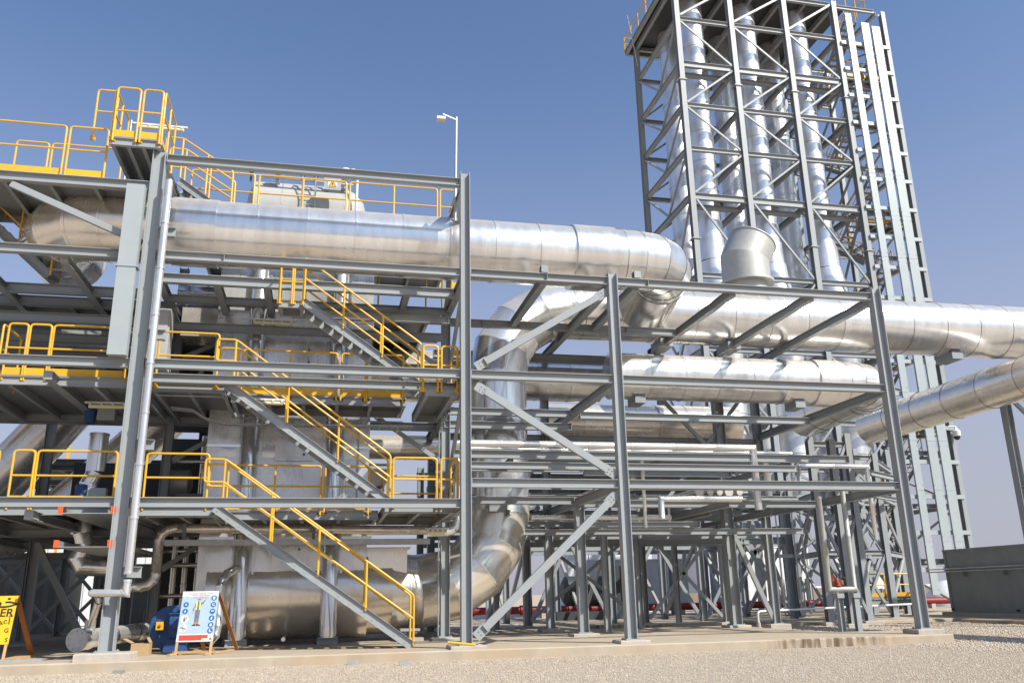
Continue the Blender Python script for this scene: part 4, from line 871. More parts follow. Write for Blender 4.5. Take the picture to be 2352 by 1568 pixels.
for k, (xa, xb, zt, nm) in enumerate(((34.07, 34.54, 39.9, 'narrowest and leftmost'), (35.25, 35.85, 39.3, 'middle'), (36.05, 36.68, 39.1, 'rightmost'))):
    t = thing('cable_riser', nm+' of the three tall pale cable covers on the stair tower', 'cable riser', group='tall cable covers on the stair tower')
    z = 1.0
    while z < zt:
        z2 = min(z+2.95, zt); e = random.uniform(0, .012)
        m = MB(); m.box((xa, 21.52-e, z), (xb, 21.64, z2-.012))
        for zz in (z+.3, z2-.3): bolts(m, ((xa+xb)/2, 21.52-e, zz), (0,-1,0), (1,0,0), (0,0,1), .03, ((-1,0),(1,0)), (xb-xa)/2-.04)
        m.build('cover_plate', GREYS, t); z = z2
for z in np.arange(2.4, 38, 2.07):
    z = float(z); MB().box((33.6, 21.66, z-.12), (37.35, 21.84, z+.12)).build('cable_support', GREYS, sw.root)
# dome camera
t = thing('security_camera', 'white dome camera on a bent arm at the right of the cable covers', 'camera')
p = PY(2196, 990, 21.4); m = MB(); m.lathe(p+Vector((0,0,-.35)), (0,0,1), [(0, .1), (.06, .22), (.35, .24), (.5, .1), (.6, .06)], 20); m.build('housing', WHITE, t)
MB().ball(p+Vector((0,0,-.35)), .19, 16).build('dome', GLASS, t)
MB().tube([p+Vector((0,0,.22)), p+Vector((0,0,.3)), p+Vector((-.45,.1,.3))], .05, 8).build('arm', WHITE, t)
# ------------------------------------------------------------------ truss bents and struts between rack and tower
bt = Frame('braced_trestle', 'braced steel trestle behind the right end column, below the end of the middle pipe', 'trestle')
bt.web = 'y'
def vcol(px_, py_, Y, zt, h=.3, z0=.1, F_=bt):
    x = PY(px_, py_, Y).x; F_.col(x, Y, z0, zt, h, .28); plinth(x, Y, -.11, .08, .45, .4, parent=F_.root); return x
xs1 = [vcol(1897, 1300, 15.0, 7.9), vcol(1965, 1300, 15.0, 7.9), vcol(2040, 1300, 15.0, 7.9)]
xs2 = [vcol(1996, 1300, 19.5, 8.9), vcol(2072, 1300, 19.5, 8.9), vcol(1830, 1300, 19.5, 8.0)]
for z in (7.8, 6.0, 3.2):
    for X_, Y_ in ((sorted(xs1), 15.0), (sorted(xs2), 19.5)):
        for a, b in zip(X_[:-1], X_[1:]): bt.beam((a+.16, Y_, z), (b-.16, Y_, z), h=.22, b=.18, ends=False)
    for a, b in zip(sorted(xs1), sorted(xs2)): bt.beam((a, 15.15, z), (b, 19.35, z), h=.26, b=.18, ends=False)
for X_, Y_ in ((sorted(xs1), 15.0), (sorted(xs2), 19.5)):
    for a, b in zip(X_[:-1], X_[1:]):
        for z0, z1 in ((.3, 3.0), (3.3, 5.8), (6.1, 7.7)):
            bt.brace((a+.1, Y_-.04, z0), (b-.1, Y_-.04, z1), .13, .1, plate=False); bt.brace((b-.1, Y_+.1, z0), (a+.1, Y_+.1, z1), .13, .1, plate=False)
for a, b in zip(sorted(xs1), sorted(xs2)): bt.brace((a, 15.2, .4), (b, 19.3, 3.0), .14, .1, plate=False); bt.brace((a, 15.2, 6.0), (b, 19.3, 3.3), .14, .1, plate=False)
vt = Frame('upper_trestle', 'short upright steel posts with cross braces right of the end column, under the crossing pipe', 'trestle')
vt.web = 'y'
for px_, zt in ((1880, 8.1), (1930, 7.6), (1968, 8.3)): vcol(px_, 1200, 12.0 if px_ != 1930 else 9.8, zt, .28, .1, vt)
xa = PY(2098, 1300, 15.5).x
vt.col(xa, 15.5, .1, 8.6, .28, .28); plinth(xa, 15.5, -.11, .08, .45, .4, parent=vt.root)
xa0, xb0 = PY(1880, 1200, 12.0).x, PY(1968, 1200, 12.0).x
vt.beam((xa0+.15, 12, 7.9), (xb0-.15, 12, 7.9), ends=False); vt.beam((xa0+.15, 12, 4.6), (xb0-.15, 12, 4.6), ends=False)
vt.brace((xa0+.1, 11.9, 4.5), (xb0-.1, 11.9, .4), .13, .1, plate=False); vt.brace((xb0-.1, 11.95, 4.5), (xa0+.1, 11.95, .4), .13, .1, plate=False); vt.brace((xb0-.1, 11.95, 7.8), (xa0+.1, 11.95, 4.7), .13, .1, plate=False)
vt.beam((xb0+.15, 12, 6.8), (xa-.15, 15.4, 6.8), ends=False); vt.beam((xb0+.15, 12, 5.7), (xa-.15, 15.4, 5.7), ends=False, h=.18)
ft = Frame('far_rack', 'distant shaded steel rack seen under the main rack', 'steel frame')
rx = [9.5, 13.6, 18.2, 23.0]
for x in rx:
    for y in (17.5, 22.5, 27.5): ft.col(x, y, .0, 6.3, .3, .3); plinth(x, y, -.11, .03, .5, .45, parent=ft.root)
for y in (17.5, 22.5, 27.5):
    for z in (6.2, 4.0):
        ft.beam((rx[0], y, z), (rx[-1], y, z), h=.34, b=.22, ends=False)
for x in rx: 
    for z in (6.15, 4.6): ft.beam((x, 17.6, z), (x, 27.4, z), h=.34, b=.2, ends=False)
    ft.brace((x, 17.7, 3.9), (x, 22.4, .3), .18, .14, plate=False, nrm=(1,0,0)); ft.brace((x, 22.7, .3), (x, 27.3, 3.9), .18, .14, plate=False, nrm=(1,0,0))
for a, b in zip(rx[:-1], rx[1:]):
    ft.brace((a+.2, 17.5, .3), ((a+b)/2, 17.5, 3.9), .16, .14, plate=False); ft.brace((b-.2, 17.5, .3), ((a+b)/2, 17.5, 3.9), .16, .14, plate=False)
# right hand portal under the largest pipe
rf = Frame('end_portal', 'grey steel portal at the right edge holding up the largest pipe', 'steel frame')
XR = PY(2296, 861, 7.7).x
for y in (4.3, 7.7): rf.col(XR, y, .15, 10.1, .3, .34); plinth(XR, y, -.11, .12, .5, .45, parent=rf.root)
rf.beam((XR, 3.9, 10.36), (XR, 8.1, 10.36), h=.26, b=.24, ends=False); rf.beam((XR+.1, 7.7, 9.6), (XR+6, 7.7, 9.6), ends=False); rf.beam((XR, 7.7, 5.4), (XR+6, 7.7, 5.4), h=.2, ends=False)
rf.brace((XR+.1, 7.7, 9.4), (XR+4, 7.7, 5.4), .16, .12, plate=False); rf.brace((XR, 7.5, 9.9), (XR, 4.5, 6.4), .14, .1, plate=False, nrm=(1,0,0))
rf.col(XR+6, 7.7, .15, 10.1, .3, .34)
# ------------------------------------------------------------------ dark container at the right
t = thing('dark_container', 'long dark green container with a conduit along its wall at the right edge', 'container')
cx, y0, y1, zb, zt = 30.5, -8.0, 15.6, .42, 3.1
P0 = Vector((cx, y1, 0)); m = MB(); n = 78
ys = [y1-(y1-y0)*i/n for i in range(n+1)]; vs = []
for i, y in enumerate(ys): dx = -.03 if (i//2) % 2 else 0; vs += [(cx+dx, y, zb), (cx+dx, y, zt)]
m.add(vs, [(2*i, 2*i+1, 2*i+3, 2*i+2) for i in range(n)]); m.build('corrugated_wall', DGREY, t)
m = MB(); m.box((cx+.05, y0, zb), (cx+2.5, y1, zt)); m.build('shell', DGREY, t)
MB().box((cx-.05, y0, zt), (cx+2.55, y1+.05, zt+.1)).build('roof', DGREY, t); MB().box((cx-.03, y0, zb-.16), (cx+2.45, y1, zb)).build('base_rail', DGREY, t)
for y in (y1, y1-4.2, y1-8.4): MB().box((cx-.06, y-.2, zb-.1), (cx-.02, y, zb-.02)).build('lift_pocket', BLACK, t)
MB().box((cx-.04, y1-.12, zb), (cx+.1, y1+.03, zt)).build('corner_post', DGREY, t)
for z in (2.15, 2.28): MB().tube([(cx-.2, y1+1.2, z), (cx-.2, y0, z)], .03, 6).build('conduit', GALV, t)
for k in range(7): MB().box((cx-.26, y1-1.4-k*2.6, 1.9), (cx-.02, y1-1.32-k*2.6, 2.1)).build('conduit_bracket', DGREY, t)
m = MB(); m.box((30.2, 2, -.11), (33.2, 16, .25)); o = m.build('container_plinth', CONCP); o['label'] = 'long low concrete base under the dark container'; o['category'] = 'plinth'
t = thing('access_platform', 'small raised yellow railed platform left of the dark container', 'platform')
MB().box((26.6, 17.4, .9), (30.3, 18.4, 1.0)).build('deck', GRATE, t); MB().ibeam((26.6, 17.4, .75), (30.3, 17.4, .75), .26, .12).build('edge_beam', STEEL, t)
for x in (27, 29.8): MB().ibeam((x, 17.6, 0), (x, 17.6, .7), .16, .16, .012, .01, UPX).build('leg', STEEL, t)
guard('yellow railing of the small platform left of the dark container', [((26.7,17.4,1.02),(28.2,17.4,1.02)), ((28.3,17.4,1.02),(30.2,17.4,1.02))], group='guard rails of the stack tower', r=.035)
# ------------------------------------------------------------------ far things
def boxthing(name, label, cat, a, b, m, extra=None):
    t = thing(name, label, cat); MB().box(a, b).build('body', m, t); return t
def corr(name, label, a, b, m, wdt=.28, door=False, group=None):
    """corrugated steel box: ribbed front, posts, roof"""
    t = thing(name, label, 'container', group=group); x0, y0_, z0 = a; x1, y1_, z1 = b; mm = MB(); n = max(8, int((x1-x0)/wdt)); vs = []
    for i in range(n+1): dy = .05 if i % 2 else 0; x = x0+(x1-x0)*i/n; vs += [(x, y0_-dy, z0), (x, y0_-dy, z1)]
    mm.add(vs, [(2*i, 2*i+2, 2*i+3, 2*i+1) for i in range(n)]); mm.build('ribbed_wall', m, t)
    MB().box((x0, y0_+.02, z0), (x1, y1_, z1)).build('shell', m, t); MB().box((x0-.03, y0_-.08, z1), (x1+.03, y1_, z1+.1)).build('roof', m, t)
    for x in (x0, x1-.12): MB().box((x, y0_-.09, z0), (x+.12, y0_-.0, z1)).build('corner_post', m, t)
    return t
corr('white_container', 'pale ribbed container with a louvre under the rack, left of the second column', (18.0, 36, .3), (25.5, 39, 3.6), WHITE)
corr('white_container', 'white ribbed container behind the far braces, right of the big second column', (32.0, 40, .4), (37.5, 43, 4.6), WHITE)
t = boxthing('white_shed', 'white flat shed standing above the pale container under the rack', 'shed', (19, 44, 0), (26, 48, 7.2), WHITE)
for k in range(6): MB().box((19.6+k*1.1, 43.93, 3), (20.2+k*1.1, 43.99, 5)).build('wall_panel', WHITE, t)
MB().box((18.8, 43.8, 7.2), (26.2, 48.2, 7.35)).build('roof', WHITE, t)
t = boxthing('white_shed', 'white building block far behind the braces, near the brown wall', 'shed', (38, 60, 0), (44, 66, 6.5), WHITE); MB().box((37.8, 59.8, 6.5), (44.2, 66.2, 6.7)).build('roof', WHITE, t)
for k in range(5): MB().box((38.3+k*1.1, 59.93, 1), (39.1+k*1.1, 59.99, 5.5)).build('wall_panel', WHITE, t)
t = thing('boundary_wall', 'long low brown block wall on the horizon behind the trestles', 'wall')
for k in range(32): MB().box((20+k*4, 52, -.1), (23.96+k*4, 52.3, 1.3)).build('wall_panel', WALLM, t); MB().box((23.9+k*4, 51.9, -.1), (24.06+k*4, 52.35, 1.38)).build('wall_post', WALLM, t)
t = thing('long_white_roof', 'low white roofs behind the brown wall', 'shed'); MB().box((60, 110, 0), (110, 130, 1.6)).build('wall', WHITE, t); MB().box((59, 109, 1.6), (111, 131, 1.9)).build('roof', WHITE, t)
for k, (x, y) in enumerate(((66, 56), (74, 56), (50, 57))):
    t = thing('parked_truck', ('far red lorry before the brown wall', 'second far red lorry before the brown wall', 'third far red lorry, the leftmost before the brown wall')[k], 'truck')
    MB().box((x, y, .9), (x+2.2, y+2, 2.9)).build('cab', RED, t); MB().box((x+2.3, y, .8), (x+7, y+2, 1.3)).build('chassis', DARK, t); MB().box((x+2.5, y, 1.3), (x+7, y+2, 2.6)).build('load_box', WHITE, t)
    for q in (x+.7, x+4.6, x+5.9): MB().lathe((q, y-.02, .45), (0,1,0), [(0, .5), (.3, .5)], 14).build('wheel', BLACK, t)
t = thing('fire_main', 'dark red pipe running low along the ground under the far steelwork', 'pipe')
for k in range(22): MB().tube([(6+k*3, 30, .55), (8.98+k*3, 30, .55)], .22, 14).build('pipe_length', RED, t); MB().tube([(8.9+k*3, 30, .55), (9.08+k*3, 30, .55)], .29, 14).build('flange', RED, t); MB().box((7.2+k*3, 29.8, -.1), (7.5+k*3, 30.2, .36)).build('support_block', CONCP, t)
t = thing('white_tank', 'white horizontal tank far under the rack', 'tank'); MB().lathe((24.5, 33, 5.0), (1,0,0), [(0, .3), (.3, .8), (.8, 1.0), (5.2, 1.0), (5.7, .8), (6, .3)], 28).build('shell', DULL, t)
for x in (26, 29.4): MB().box((x, 32.6, 0), (x+.3, 33.4, 4.1)).build('saddle', STEEL, t)
t = thing('grey_box_tent', 'small white ribbed dome behind the right trestle feet', 'cover'); MB().lathe((48, 38, -.1), (0,0,1), [(0, 1.8), (.8, 1.7), (1.6, 1.1), (2.0, .4)], 20).build('ribbed_cover', WHITE, t)
t = thing('equipment_skid', 'dark machine skid under the rack behind the second column', 'machine')
MB().box((12.6, 24, 0), (17.0, 26, .5)).build('base', DARK, t); MB().lathe((13.2, 25, 1.6), (1,0,0), [(0, .5), (.2, .8), (2.6, .8), (2.8, .5)], 24).build('motor', DARK, t); MB().box((16, 24.2, .5), (17, 25.8, 2.9)).build('cabinet', DARK, t)
t = thing('level_bridle', 'row of slim white sight pipes with fat lower ends under the rack at the right', 'gauge')
for k, x in enumerate((19.35, 19.75, 20.55, 20.95)):
    MB().tube([(x, 12.5, 5.4), (x, 12.5, .4)], .035, 8).build('pipe', GALV, t); MB().tube([(x, 12.5, 1.9), (x, 12.5, 1.0)], .10, 12).build('chamber', DULL, t)
    MB().tube([(x+.2, 12.5, 1.8), (x+.2, 12.5, .5)], .03, 8).build('bypass_pipe', GALV, t)
MB().box((19.1, 12.6, 2.8), (21.3, 12.66, 2.95)).build('clamp_bar', STEEL, t)
t = thing('handrail_pipe', 'thin white pipe loop near the ground behind the right columns', 'pipe'); MB().tube(roundc([(17.4, 10.5, -.08), (17.4, 10.5, .62), (26.5, 12.8, .72)], .15), .045, 10).build('pipe', WHITE, t); MB().tube([(17.4, 10.5, -.1), (17.4, 10.5, .2)], .09, 12).build('sleeve', DULL, t)
# posts under the U loop and its valve
for x, lb_ in ((ul+.3, 'short open steel post under the rusty valve'), (ur-.02, 'short boxed steel post under the right leg of the U loop')):
    t = thing('pipe_post', lb_, 'post'); MB().ibeam((x, 2.6, ZS-.2), (x, 2.6, 1.16), .17, .17, .012, .01, UPX if x < ur-.1 else (0,1,0)).build('post', STEEL, t)
    MB().box((x-.16, 2.44, -.09), (x+.16, 2.76, ZS-.12)).build('base_plate', STEEL, t); MB().box((x-.12, 2.48, 1.16), (x+.12, 2.72, 1.3)).build('head', STEEL, t)
t = thing('valve', 'rusty red brown valve wrapped in sheet at the bottom of the U loop', 'valve')
random.seed(11); m = MB(); q = [(-.22, .05), (-.12, .16), (.0, .22), (.1, .19), (.2, .08), (.22, .03)]; [m.lathe((ul+.3+dx, 2.6+dy, 1.48+dz), (dx*2+.1, dy, 1), [(0, r_*.5), (.05, r_), (.13, r_*.9), (.2, r_*.3)], 7, False) for dx, dy, dz, r_ in ((0,0,0,.12),(.09,-.04,.05,.08),(-.1,.02,.06,.09),(.02,.03,.12,.08),(-.05,-.07,.1,.06))]; m.build('body', mat('rust_sheet', (.28, .08, .045), .7), t)
MB().lathe((ul+.5, 2.6, 1.40), (0,0,1), [(.1, .03), (.36, .03), (.37, .12), (.39, .12), (.40, .03)], 12).build('hand_wheel', DARK, t)
# ------------------------------------------------------------------ things behind and under the left structure
t = thing('inclined_duct', 'left one of two fat inclined silver ducts behind the left platforms', 'duct', group='inclined silver ducts')
clad(t, [(-8.6, 13, 10.6), (-12.6, 13, 5.2), (-15.4, 13, 2.2)], .95, ALUC, 1.6, 40)
t = thing('inclined_duct', 'right one of two fat inclined silver ducts behind the left platforms', 'duct', group='inclined silver ducts')
clad(t, [(-5.6, 13.4, 9.4), (-8.4, 13.4, 6.4), (-10.2, 13.4, 4.6), (-11.6, 13.4, 4.0), (-14, 13.4, 3.9)], .85, ALUC, 1.3, 40)
t = thing('side_pipe', 'silver pipe running level behind the columns at the left edge, below the bent pipe', 'pipe'); clad(t, [(-16, 8.6, 10.6), (-6.6, 8.6, 10.4)], .95, ALU, 1.5, 40)
t = thing('side_pipe', 'pale silver pipe at the left edge behind the second platform railing', 'pipe'); clad(t, [(-16, 12.4, 10.0), (-3.6, 12.4, 9.9)], .8, ALUC, 1.5, 40)
t = thing('hanging_pipe', 'upright silver pipe with a curved foot left of the leftmost tall column', 'pipe')
clad(t, [(-6.7, 4.6, 6.35), (-6.7, 4.6, 5.2)], .27, ALUV, 1.2, 24, 'pipe_section'); clad(t, [(-6.7, 4.6, 5.2), (-6.85, 4.6, 4.85), (-6.85, 4.6, 3.4), (-6.75, 4.6, 3.1), (-6.9, 4.6, 2.7), (-6.75, 4.6, 2.45), (-5.6, 4.6, 2.4)], .24, ALUV, 1.2, 24, 'bend_section')
for z in (4.35, 6.75):
    t = thing('valve_motor', ('lower', 'upper')[z > 5]+' blue electric actuator with a grey box, left of the leftmost tall column', 'motor')
    MB().lathe((-6.9, 4.1, z-.2), (0,0,1), [(0, .12), (.02, .16), (.6, .16), (.62, .1)], 16).build('motor', BLUE, t); MB().box((-6.68, 3.95, z-.1), (-6.2, 4.2, z+.3)).build('terminal_box', GREYS, t)
# dark machinery left of the casing, with black sheets added as painted shade
dk = thing('burner_skid', 'shaded machinery of pipes and added dark shade panels between the leftmost tall column and the casing', 'machine')
MB().box((-4.75, 11.0, .2), (-3.8, 11.2, 12.2)).build('shade_panel', DARK, dk); MB().box((-9.0, 11.0, 3.9), (-4.75, 11.2, 6.4)).build('shade_panel', DARK, dk)
MB().box((-4.7, 6.6, 3.95), (-3.8, 7.6, 4.8)).build('dark_cabinet', DGREY, dk); MB().lathe((-5.1, 7.2, 5.2), (1,0,0), [(0, .2), (.05, .45), (.7, .45), (.8, .2)], 20).build('blower_body', DULL, dk)
for k, (x, z0, z1) in enumerate(((-4.6, .3, 3.5), (-4.3, .3, 3.5), (-3.95, .3, 3.6), (-4.1, 4.2, 6.9), (-4.45, 7.4, 9.6))): clad(dk, [(x, 6.9+.3*k, z0), (x, 6.9+.3*k, z1)], .09, ALUC, 1.7, 14, 'pipe_section')
for k, z in enumerate((2.55, 1.62, .95, 3.0, 5.9, 8.6)): clad(dk, [(-4.95, 6.6+.1*k, z), (-3.75, 6.6+.1*k, z)], .07, ALUC, 1.5, 12, 'pipe_section')
MB().box((-5.4, 9.0, .2), (-3.62, 9.1, 3.6)).build('shade_panel', DARK, dk); MB().box((-5.6, 9.0, 3.9), (-3.62, 9.1, 7.0)).build('shade_panel', DARK, dk)
MB().box((-5.6, 9.3, 7.3), (-3.62, 9.4, 12.4)).build('shade_panel', DARK, dk)
MB().tube([(-4.6, 4.6, 7.95), (-4.1, 4.6, 8.1), (-3.7, 4.6, 7.9)], .12, 12).build('flex_hose', BLACK, dk)
MB().lathe((-3.6, 4.5, 7.25), (0,0,1), [(0, .45), (.1, .5), (.4, .4), (.48, .2)], 20).build('hood', GALV, dk)
t = thing('control_cabinet', 'pale grey cabinet behind the riser pipe on the second platform', 'cabinet'); MB().box((-5.35, 2.4, 7.9), (-4.62, 3.0, 9.7)).build('cabinet', PALE, t); MB().box((-5.3, 2.37, 8.0), (-4.67, 2.395, 9.6)).build('door', PALE, t); MB().box((-4.74, 2.35, 8.7), (-4.71, 2.37, 8.9)).build('handle', DARK, t)
lf = Frame('rear_trestle', 'shaded braced trestles behind the left platforms at ground level', 'trestle')
for x in (-17.5, -14.2, -11.2, -8.4):
    for y in (15, 20): lf.col(x, y, 0, 7, .28, .28); plinth(x, y, -.11, .1, .5, .4, parent=lf.root)
for y in (15, 20):
    for z in (6.9, 3.4): lf.beam((-17.5, y, z), (-8.4, y, z), ends=False)
    for a, b in ((-17.5, -14.2), (-14.2, -11.2), (-11.2, -8.4)): lf.brace((a, y, .2), (b, y, 3.3), .14, .1, plate=False); lf.brace((b, y, .2), (a, y, 3.3), .14, .1, plate=False); lf.brace((a, y, 3.5), (b, y, 6.7), .14, .1, plate=False)
corr('rear_container', 'dark container in shade behind the left trestles', (-24, 24, .1), (-12, 26.5, 3.4), DGREY)
corr('rear_container', 'darker ribbed container in shade nearer the casing', (-11, 24.5, .1), (-5.2, 27, 3.2), DGREY)
t = thing('rear_shed', 'pale roofed shed far behind the left trestles', 'shed'); MB().box((-26, 34, 0), (-8, 40, 6.2)).build('wall', WHITE, t); MB().box((-26.4, 33.6, 6.2), (-7.6, 40.4, 6.5)).build('roof', WHITE, t)
for k in range(16): MB().box((-25.8+k*1.1, 33.94, .2), (-24.9+k*1.1, 33.99, 6.0)).build('wall_panel', WHITE, t)
for k, x in enumerate((-20.6, -14.5)):
    t = thing('ladder_mast', ('left', 'right')[k]+' yellow ladder mast far behind the inclined ducts', 'mast')
    for q in (0, .55): MB().box((x+q, 28, 0), (x+q+.12, 28.12, 15.5-2.5*k)).build('upright', YEL, t)
    for z in range(30 if k == 0 else 25): MB().box((x+.12, 28.02, .5+z*.5), (x+.55, 28.08, .55+z*.5)).build('rung', YEL, t)
# ------------------------------------------------------------------ ground pipe with blind flange
t = thing('ground_pipe', 'short fat silver pipe with bolted round end on the slab behind the leftmost tall column', 'pipe')
p0, p1 = Vector((-5.85, 1.25, .58)), Vector((-4.75, 5.2, .66)); d = (p1-p0).normalized()
clad(t, [p0, p0+d*.45], .27, ALU, 1, 28, 'pipe_section'); clad(t, [p0+d*.45, p1], .235, ALU, 1.1, 28, 'pipe_section')
m = MB(); m.lathe(p0-d*.03, d, [(0, .27), (.03, .275), (.05, .27)], 28); m.build('end_cover', GALV, t)
m = MB(); u = d.cross(Vector((0,0,1))).normalized(); v = u.cross(d)
for k in range(9): a = 2*math.pi*k/9+.2; m.lathe(p0-d*.03+u*math.cos(a)*.215+v*math.sin(a)*.215, -d, [(0, .02), (.02, .02), (.025, .01)], 8, False)
o = m.build('bolt_ring', GALV, t, None, 'stuff'); MB().lathe((dq.x, 1.32, .78), (0,0,1), [(0, .13), (.26, .13)], 18).build('branch_collar', GALV, t)
# ------------------------------------------------------------------ blue blower
t = thing('blower_fan', 'round blue centrifugal blower with a yellow isolator switch behind the white poster', 'blower')
c = Vector((-3.92, 3.0, .98)); s_ = .78
m = MB(); m.lathe(c+Vector((0,.0,0)), (0,1,0), [(0, s_*.95), (.02, s_), (.40, s_), (.42, s_*.95)], 44); m.build('scroll_housing', BLUE, t)
m = MB(); m.lathe(c+Vector((0,-.02,0)), (0,1,0), [(0, s_*.7), (.02, s_*.7)], 40); 
for k in range(14): a = 2*math.pi*k/14; bolts(m, c+Vector((math.cos(a)*s_*.88, -.0, math.sin(a)*s_*.88)), (0,-1,0), (1,0,0), (0,0,1), .014, ((0,0),))
m.build('inlet_ring', BLUE, t)
MB().box((c.x-.05, 2.62, c.z-.3), (c.x+.75, 2.66, c.z+.48)).build('motor_plate', BLUE, t); MB().box((c.x-.06, 2.55, c.z+.48), (c.x+.78, 2.98, c.z+.51)).build('shelf', BLUE, t); MB().box((c.x-.06, 2.55, c.z-.33), (c.x+.78, 2.98, c.z-.30)).build('shelf', BLUE, t)
m = MB(); m.lathe((c.x+.3, 2.28, c.z+.12), (0,1,0), [(0, .1), (.02, .17), (.08, .19), (.36, .19)], 24); m.build('motor', BLUE, t)
for k in range(12): a = 2*math.pi*k/12; MB().box((c.x+.3+math.cos(a)*.19-.008, 2.37, c.z+.12+math.sin(a)*.19-.008), (c.x+.3+math.cos(a)*.205+.008, 2.62, c.z+.12+math.sin(a)*.205+.008)).build('cooling_fin', BLUE, t)
m = MB(); m.add([(c.x-.12,2.7,c.z-.35),(c.x+.5,2.7,c.z-.35),(c.x+.62,2.7,.18),(c.x-.22,2.7,.18),(c.x-.12,3.4,c.z-.35),(c.x+.5,3.4,c.z-.35),(c.x+.62,3.4,.18),(c.x-.22,3.4,.18)], [(0,3,2,1),(4,5,6,7),(0,1,5,4),(1,2,6,5),(2,3,7,6),(3,0,4,7)]); m.build('pedestal', BLUE, t)
MB().box((c.x-.52, 2.78, c.z-.06), (c.x-.27, 2.94, c.z+.22)).build('isolator_switch', BOARDY, t); MB().lathe((c.x-.395, 2.78, c.z+.08), (0,-1,0), [(0, .055), (.03, .055), (.05, .03)], 14).build('switch_knob', PRR, t)
MB().tube(roundc([(c.x-.36,2.85,c.z+.22),(c.x-.36,2.85,c.z+.38),(c.x-.5,2.85,c.z+.36),(c.x-.56,2.9,c.z+.0)], .06), .012, 6).build('cable', BLACK, t)
MB().tube(roundc([(c.x-.42,2.85,c.z-.06),(c.x-.42,2.85,c.z-.3),(c.x-.7,2.9,c.z-.42),(c.x-1.0,3.0,c.z-.2),(c.x-1.0,3.0,c.z+.6)], .1), .012, 6).build('cable', BLACK, t)
MB().box((c.x+.2, 2.975, c.z+.58), (c.x+.45, 2.985, c.z+.68)).build('name_plate', BOARDW, t)
S_ = Matrix.Translation(Vector((-3.9, 2.6, ZS))) @ Matrix.Scale(.76, 4) @ Matrix.Translation(-Vector((c.x-.02, 2.6, .18)))
for ch in t.children: ch.data.transform(S_)
# ------------------------------------------------------------------ small litter
t = thing('carton', 'opened cardboard carton behind the foot of the leftmost tall column', 'carton')
MB().box((-4.55, 1.1, ZS), (-4.12, 1.5, ZS+.3)).build('box', CARD, t); MB().bar((-4.55, 1.3, ZS+.31), (-4.75, 1.3, ZS+.42), .38, .008).build('flap', CARD, t); MB().bar((-4.12, 1.3, ZS+.31), (-4.2, 1.3, ZS+.44), .38, .008).build('flap', CARD, t)
for k, (px_, py_, lb_) in enumerate(((810, 1523, 'left of two small grey blocks lying on the gravel at the slab edge'), (930, 1527, 'right of two small grey blocks lying on the gravel at the slab edge'), (122, 1505+16, 'grey stone slab piece on the gravel at the lower left'), (272, 1546, 'small dark flat scrap on the gravel at the lower left'), (60, 1524, 'thin dark stick on the gravel at the lower left'))):
    p = PZ(px_, py_, -.08); 
    if p.y > -.8: p.y = -.85-.1*k
    sx, sy, sz = ((.12, .06, .05), (.13, .06, .05), (.14, .08, .05), (.12, .07, .02), (.28, .02, .02))[k]
    o = MB().box((p.x-sx, p.y-sy, -.075), (p.x+sx, p.y+sy, -.03+sz)).build('rubble_block' if k < 3 else 'scrap_piece', (GALV, GALV, CONCP, DGREY, DGREY)[k]); o['label'] = lb_; o['category'] = 'debris'
o = MB().tube([(3.2, -.36, .34), (3.9, -.42, .26)], .03, 10).build('loose_tube', YEL); o['label'] = 'loose yellow tube lying across the foot of the tallest column'; o['category'] = 'tube'
o = MB().bar((-9, .15, ZS+.03), (-6.4, .6, ZS+.03), .1, .06).build('steel_strip', GALV); o['label'] = 'grey steel strip lying on the slab by the yellow sign'; o['category'] = 'steel strip'
o = MB().bar((-2.2, 3.2, ZS+.02), (-.9, 3.3, ZS+.02), .2, .03).build('loose_plank', WOOD); o['label'] = 'loose flat plank lying on the slab behind the poster leg'; o['category'] = 'plank'
# ------------------------------------------------------------------ A-frame signs
def text(s, loc, size, m, parent, ux, uz, name='lettering', align='CENTER', bold=0., sx=1.):
    cu = bpy.data.curves.new(name, 'FONT'); cu.body = s; cu.size = size; cu.align_x = align; cu.align_y = 'CENTER'; cu.offset = bold; cu.extrude = .0008; cu.resolution_u = 3
    cu.materials.append(m); o = bpy.data.objects.new(name, cu); C.objects.link(o)
    ux = Vector(ux).normalized(); uz = Vector(uz).normalized(); n = ux.cross(uz)
    dg = bpy.context.evaluated_depsgraph_get(); me = bpy.data.meshes.new_from_object(o.evaluated_get(dg)); bpy.data.objects.remove(o); o = bpy.data.objects.new(name, me); C.objects.link(o)
    if not me.materials: me.materials.append(m)
    o.matrix_world = Matrix(((ux.x*sx, uz.x, n.x, loc[0]), (ux.y*sx, uz.y, n.y, loc[1]), (ux.z*sx, uz.z, n.z, loc[2]), (0, 0, 0, 1)))
    o.parent = parent; return o
def poly(pts, O, ux, uz, off, m, parent, name):
    n = ux.cross(uz); vs = [O+ux*x+uz*y+n*off for x, y in pts]; return MB().add(vs, [tuple(range(len(pts)))]).build(name, m, parent)
def disc(cx_, cy_, r, n=24, a0=0, a1=2*math.pi, ry=None): return [(cx_+r*math.cos(a0+(a1-a0)*i/n), cy_+(ry or r)*math.sin(a0+(a1-a0)*i/n)) for i in range(n if abs(a1-a0) > 6.2 else n+1)]
t = thing('poster_stand', 'white and blue safety equipment poster on a wooden stand before the blue blower', 'sign')
ux = Vector((1, -.10, 0)).normalized(); uz = Vector((.10, .26, 1)).normalized(); uz = (uz-ux*uz.dot(ux)).normalized(); nn = ux.cross(uz)
O = Vector((-3.50, 1.1, .47)); W_, H_ = .90, 1.27
def B(x, y, off=0): return O+ux*x+uz*y+nn*off
m = MB(); vs = [B(x, y, o_) for o_ in (-.012, .0) for x, y in ((0,0),(W_,0),(W_,H_),(0,H_))]
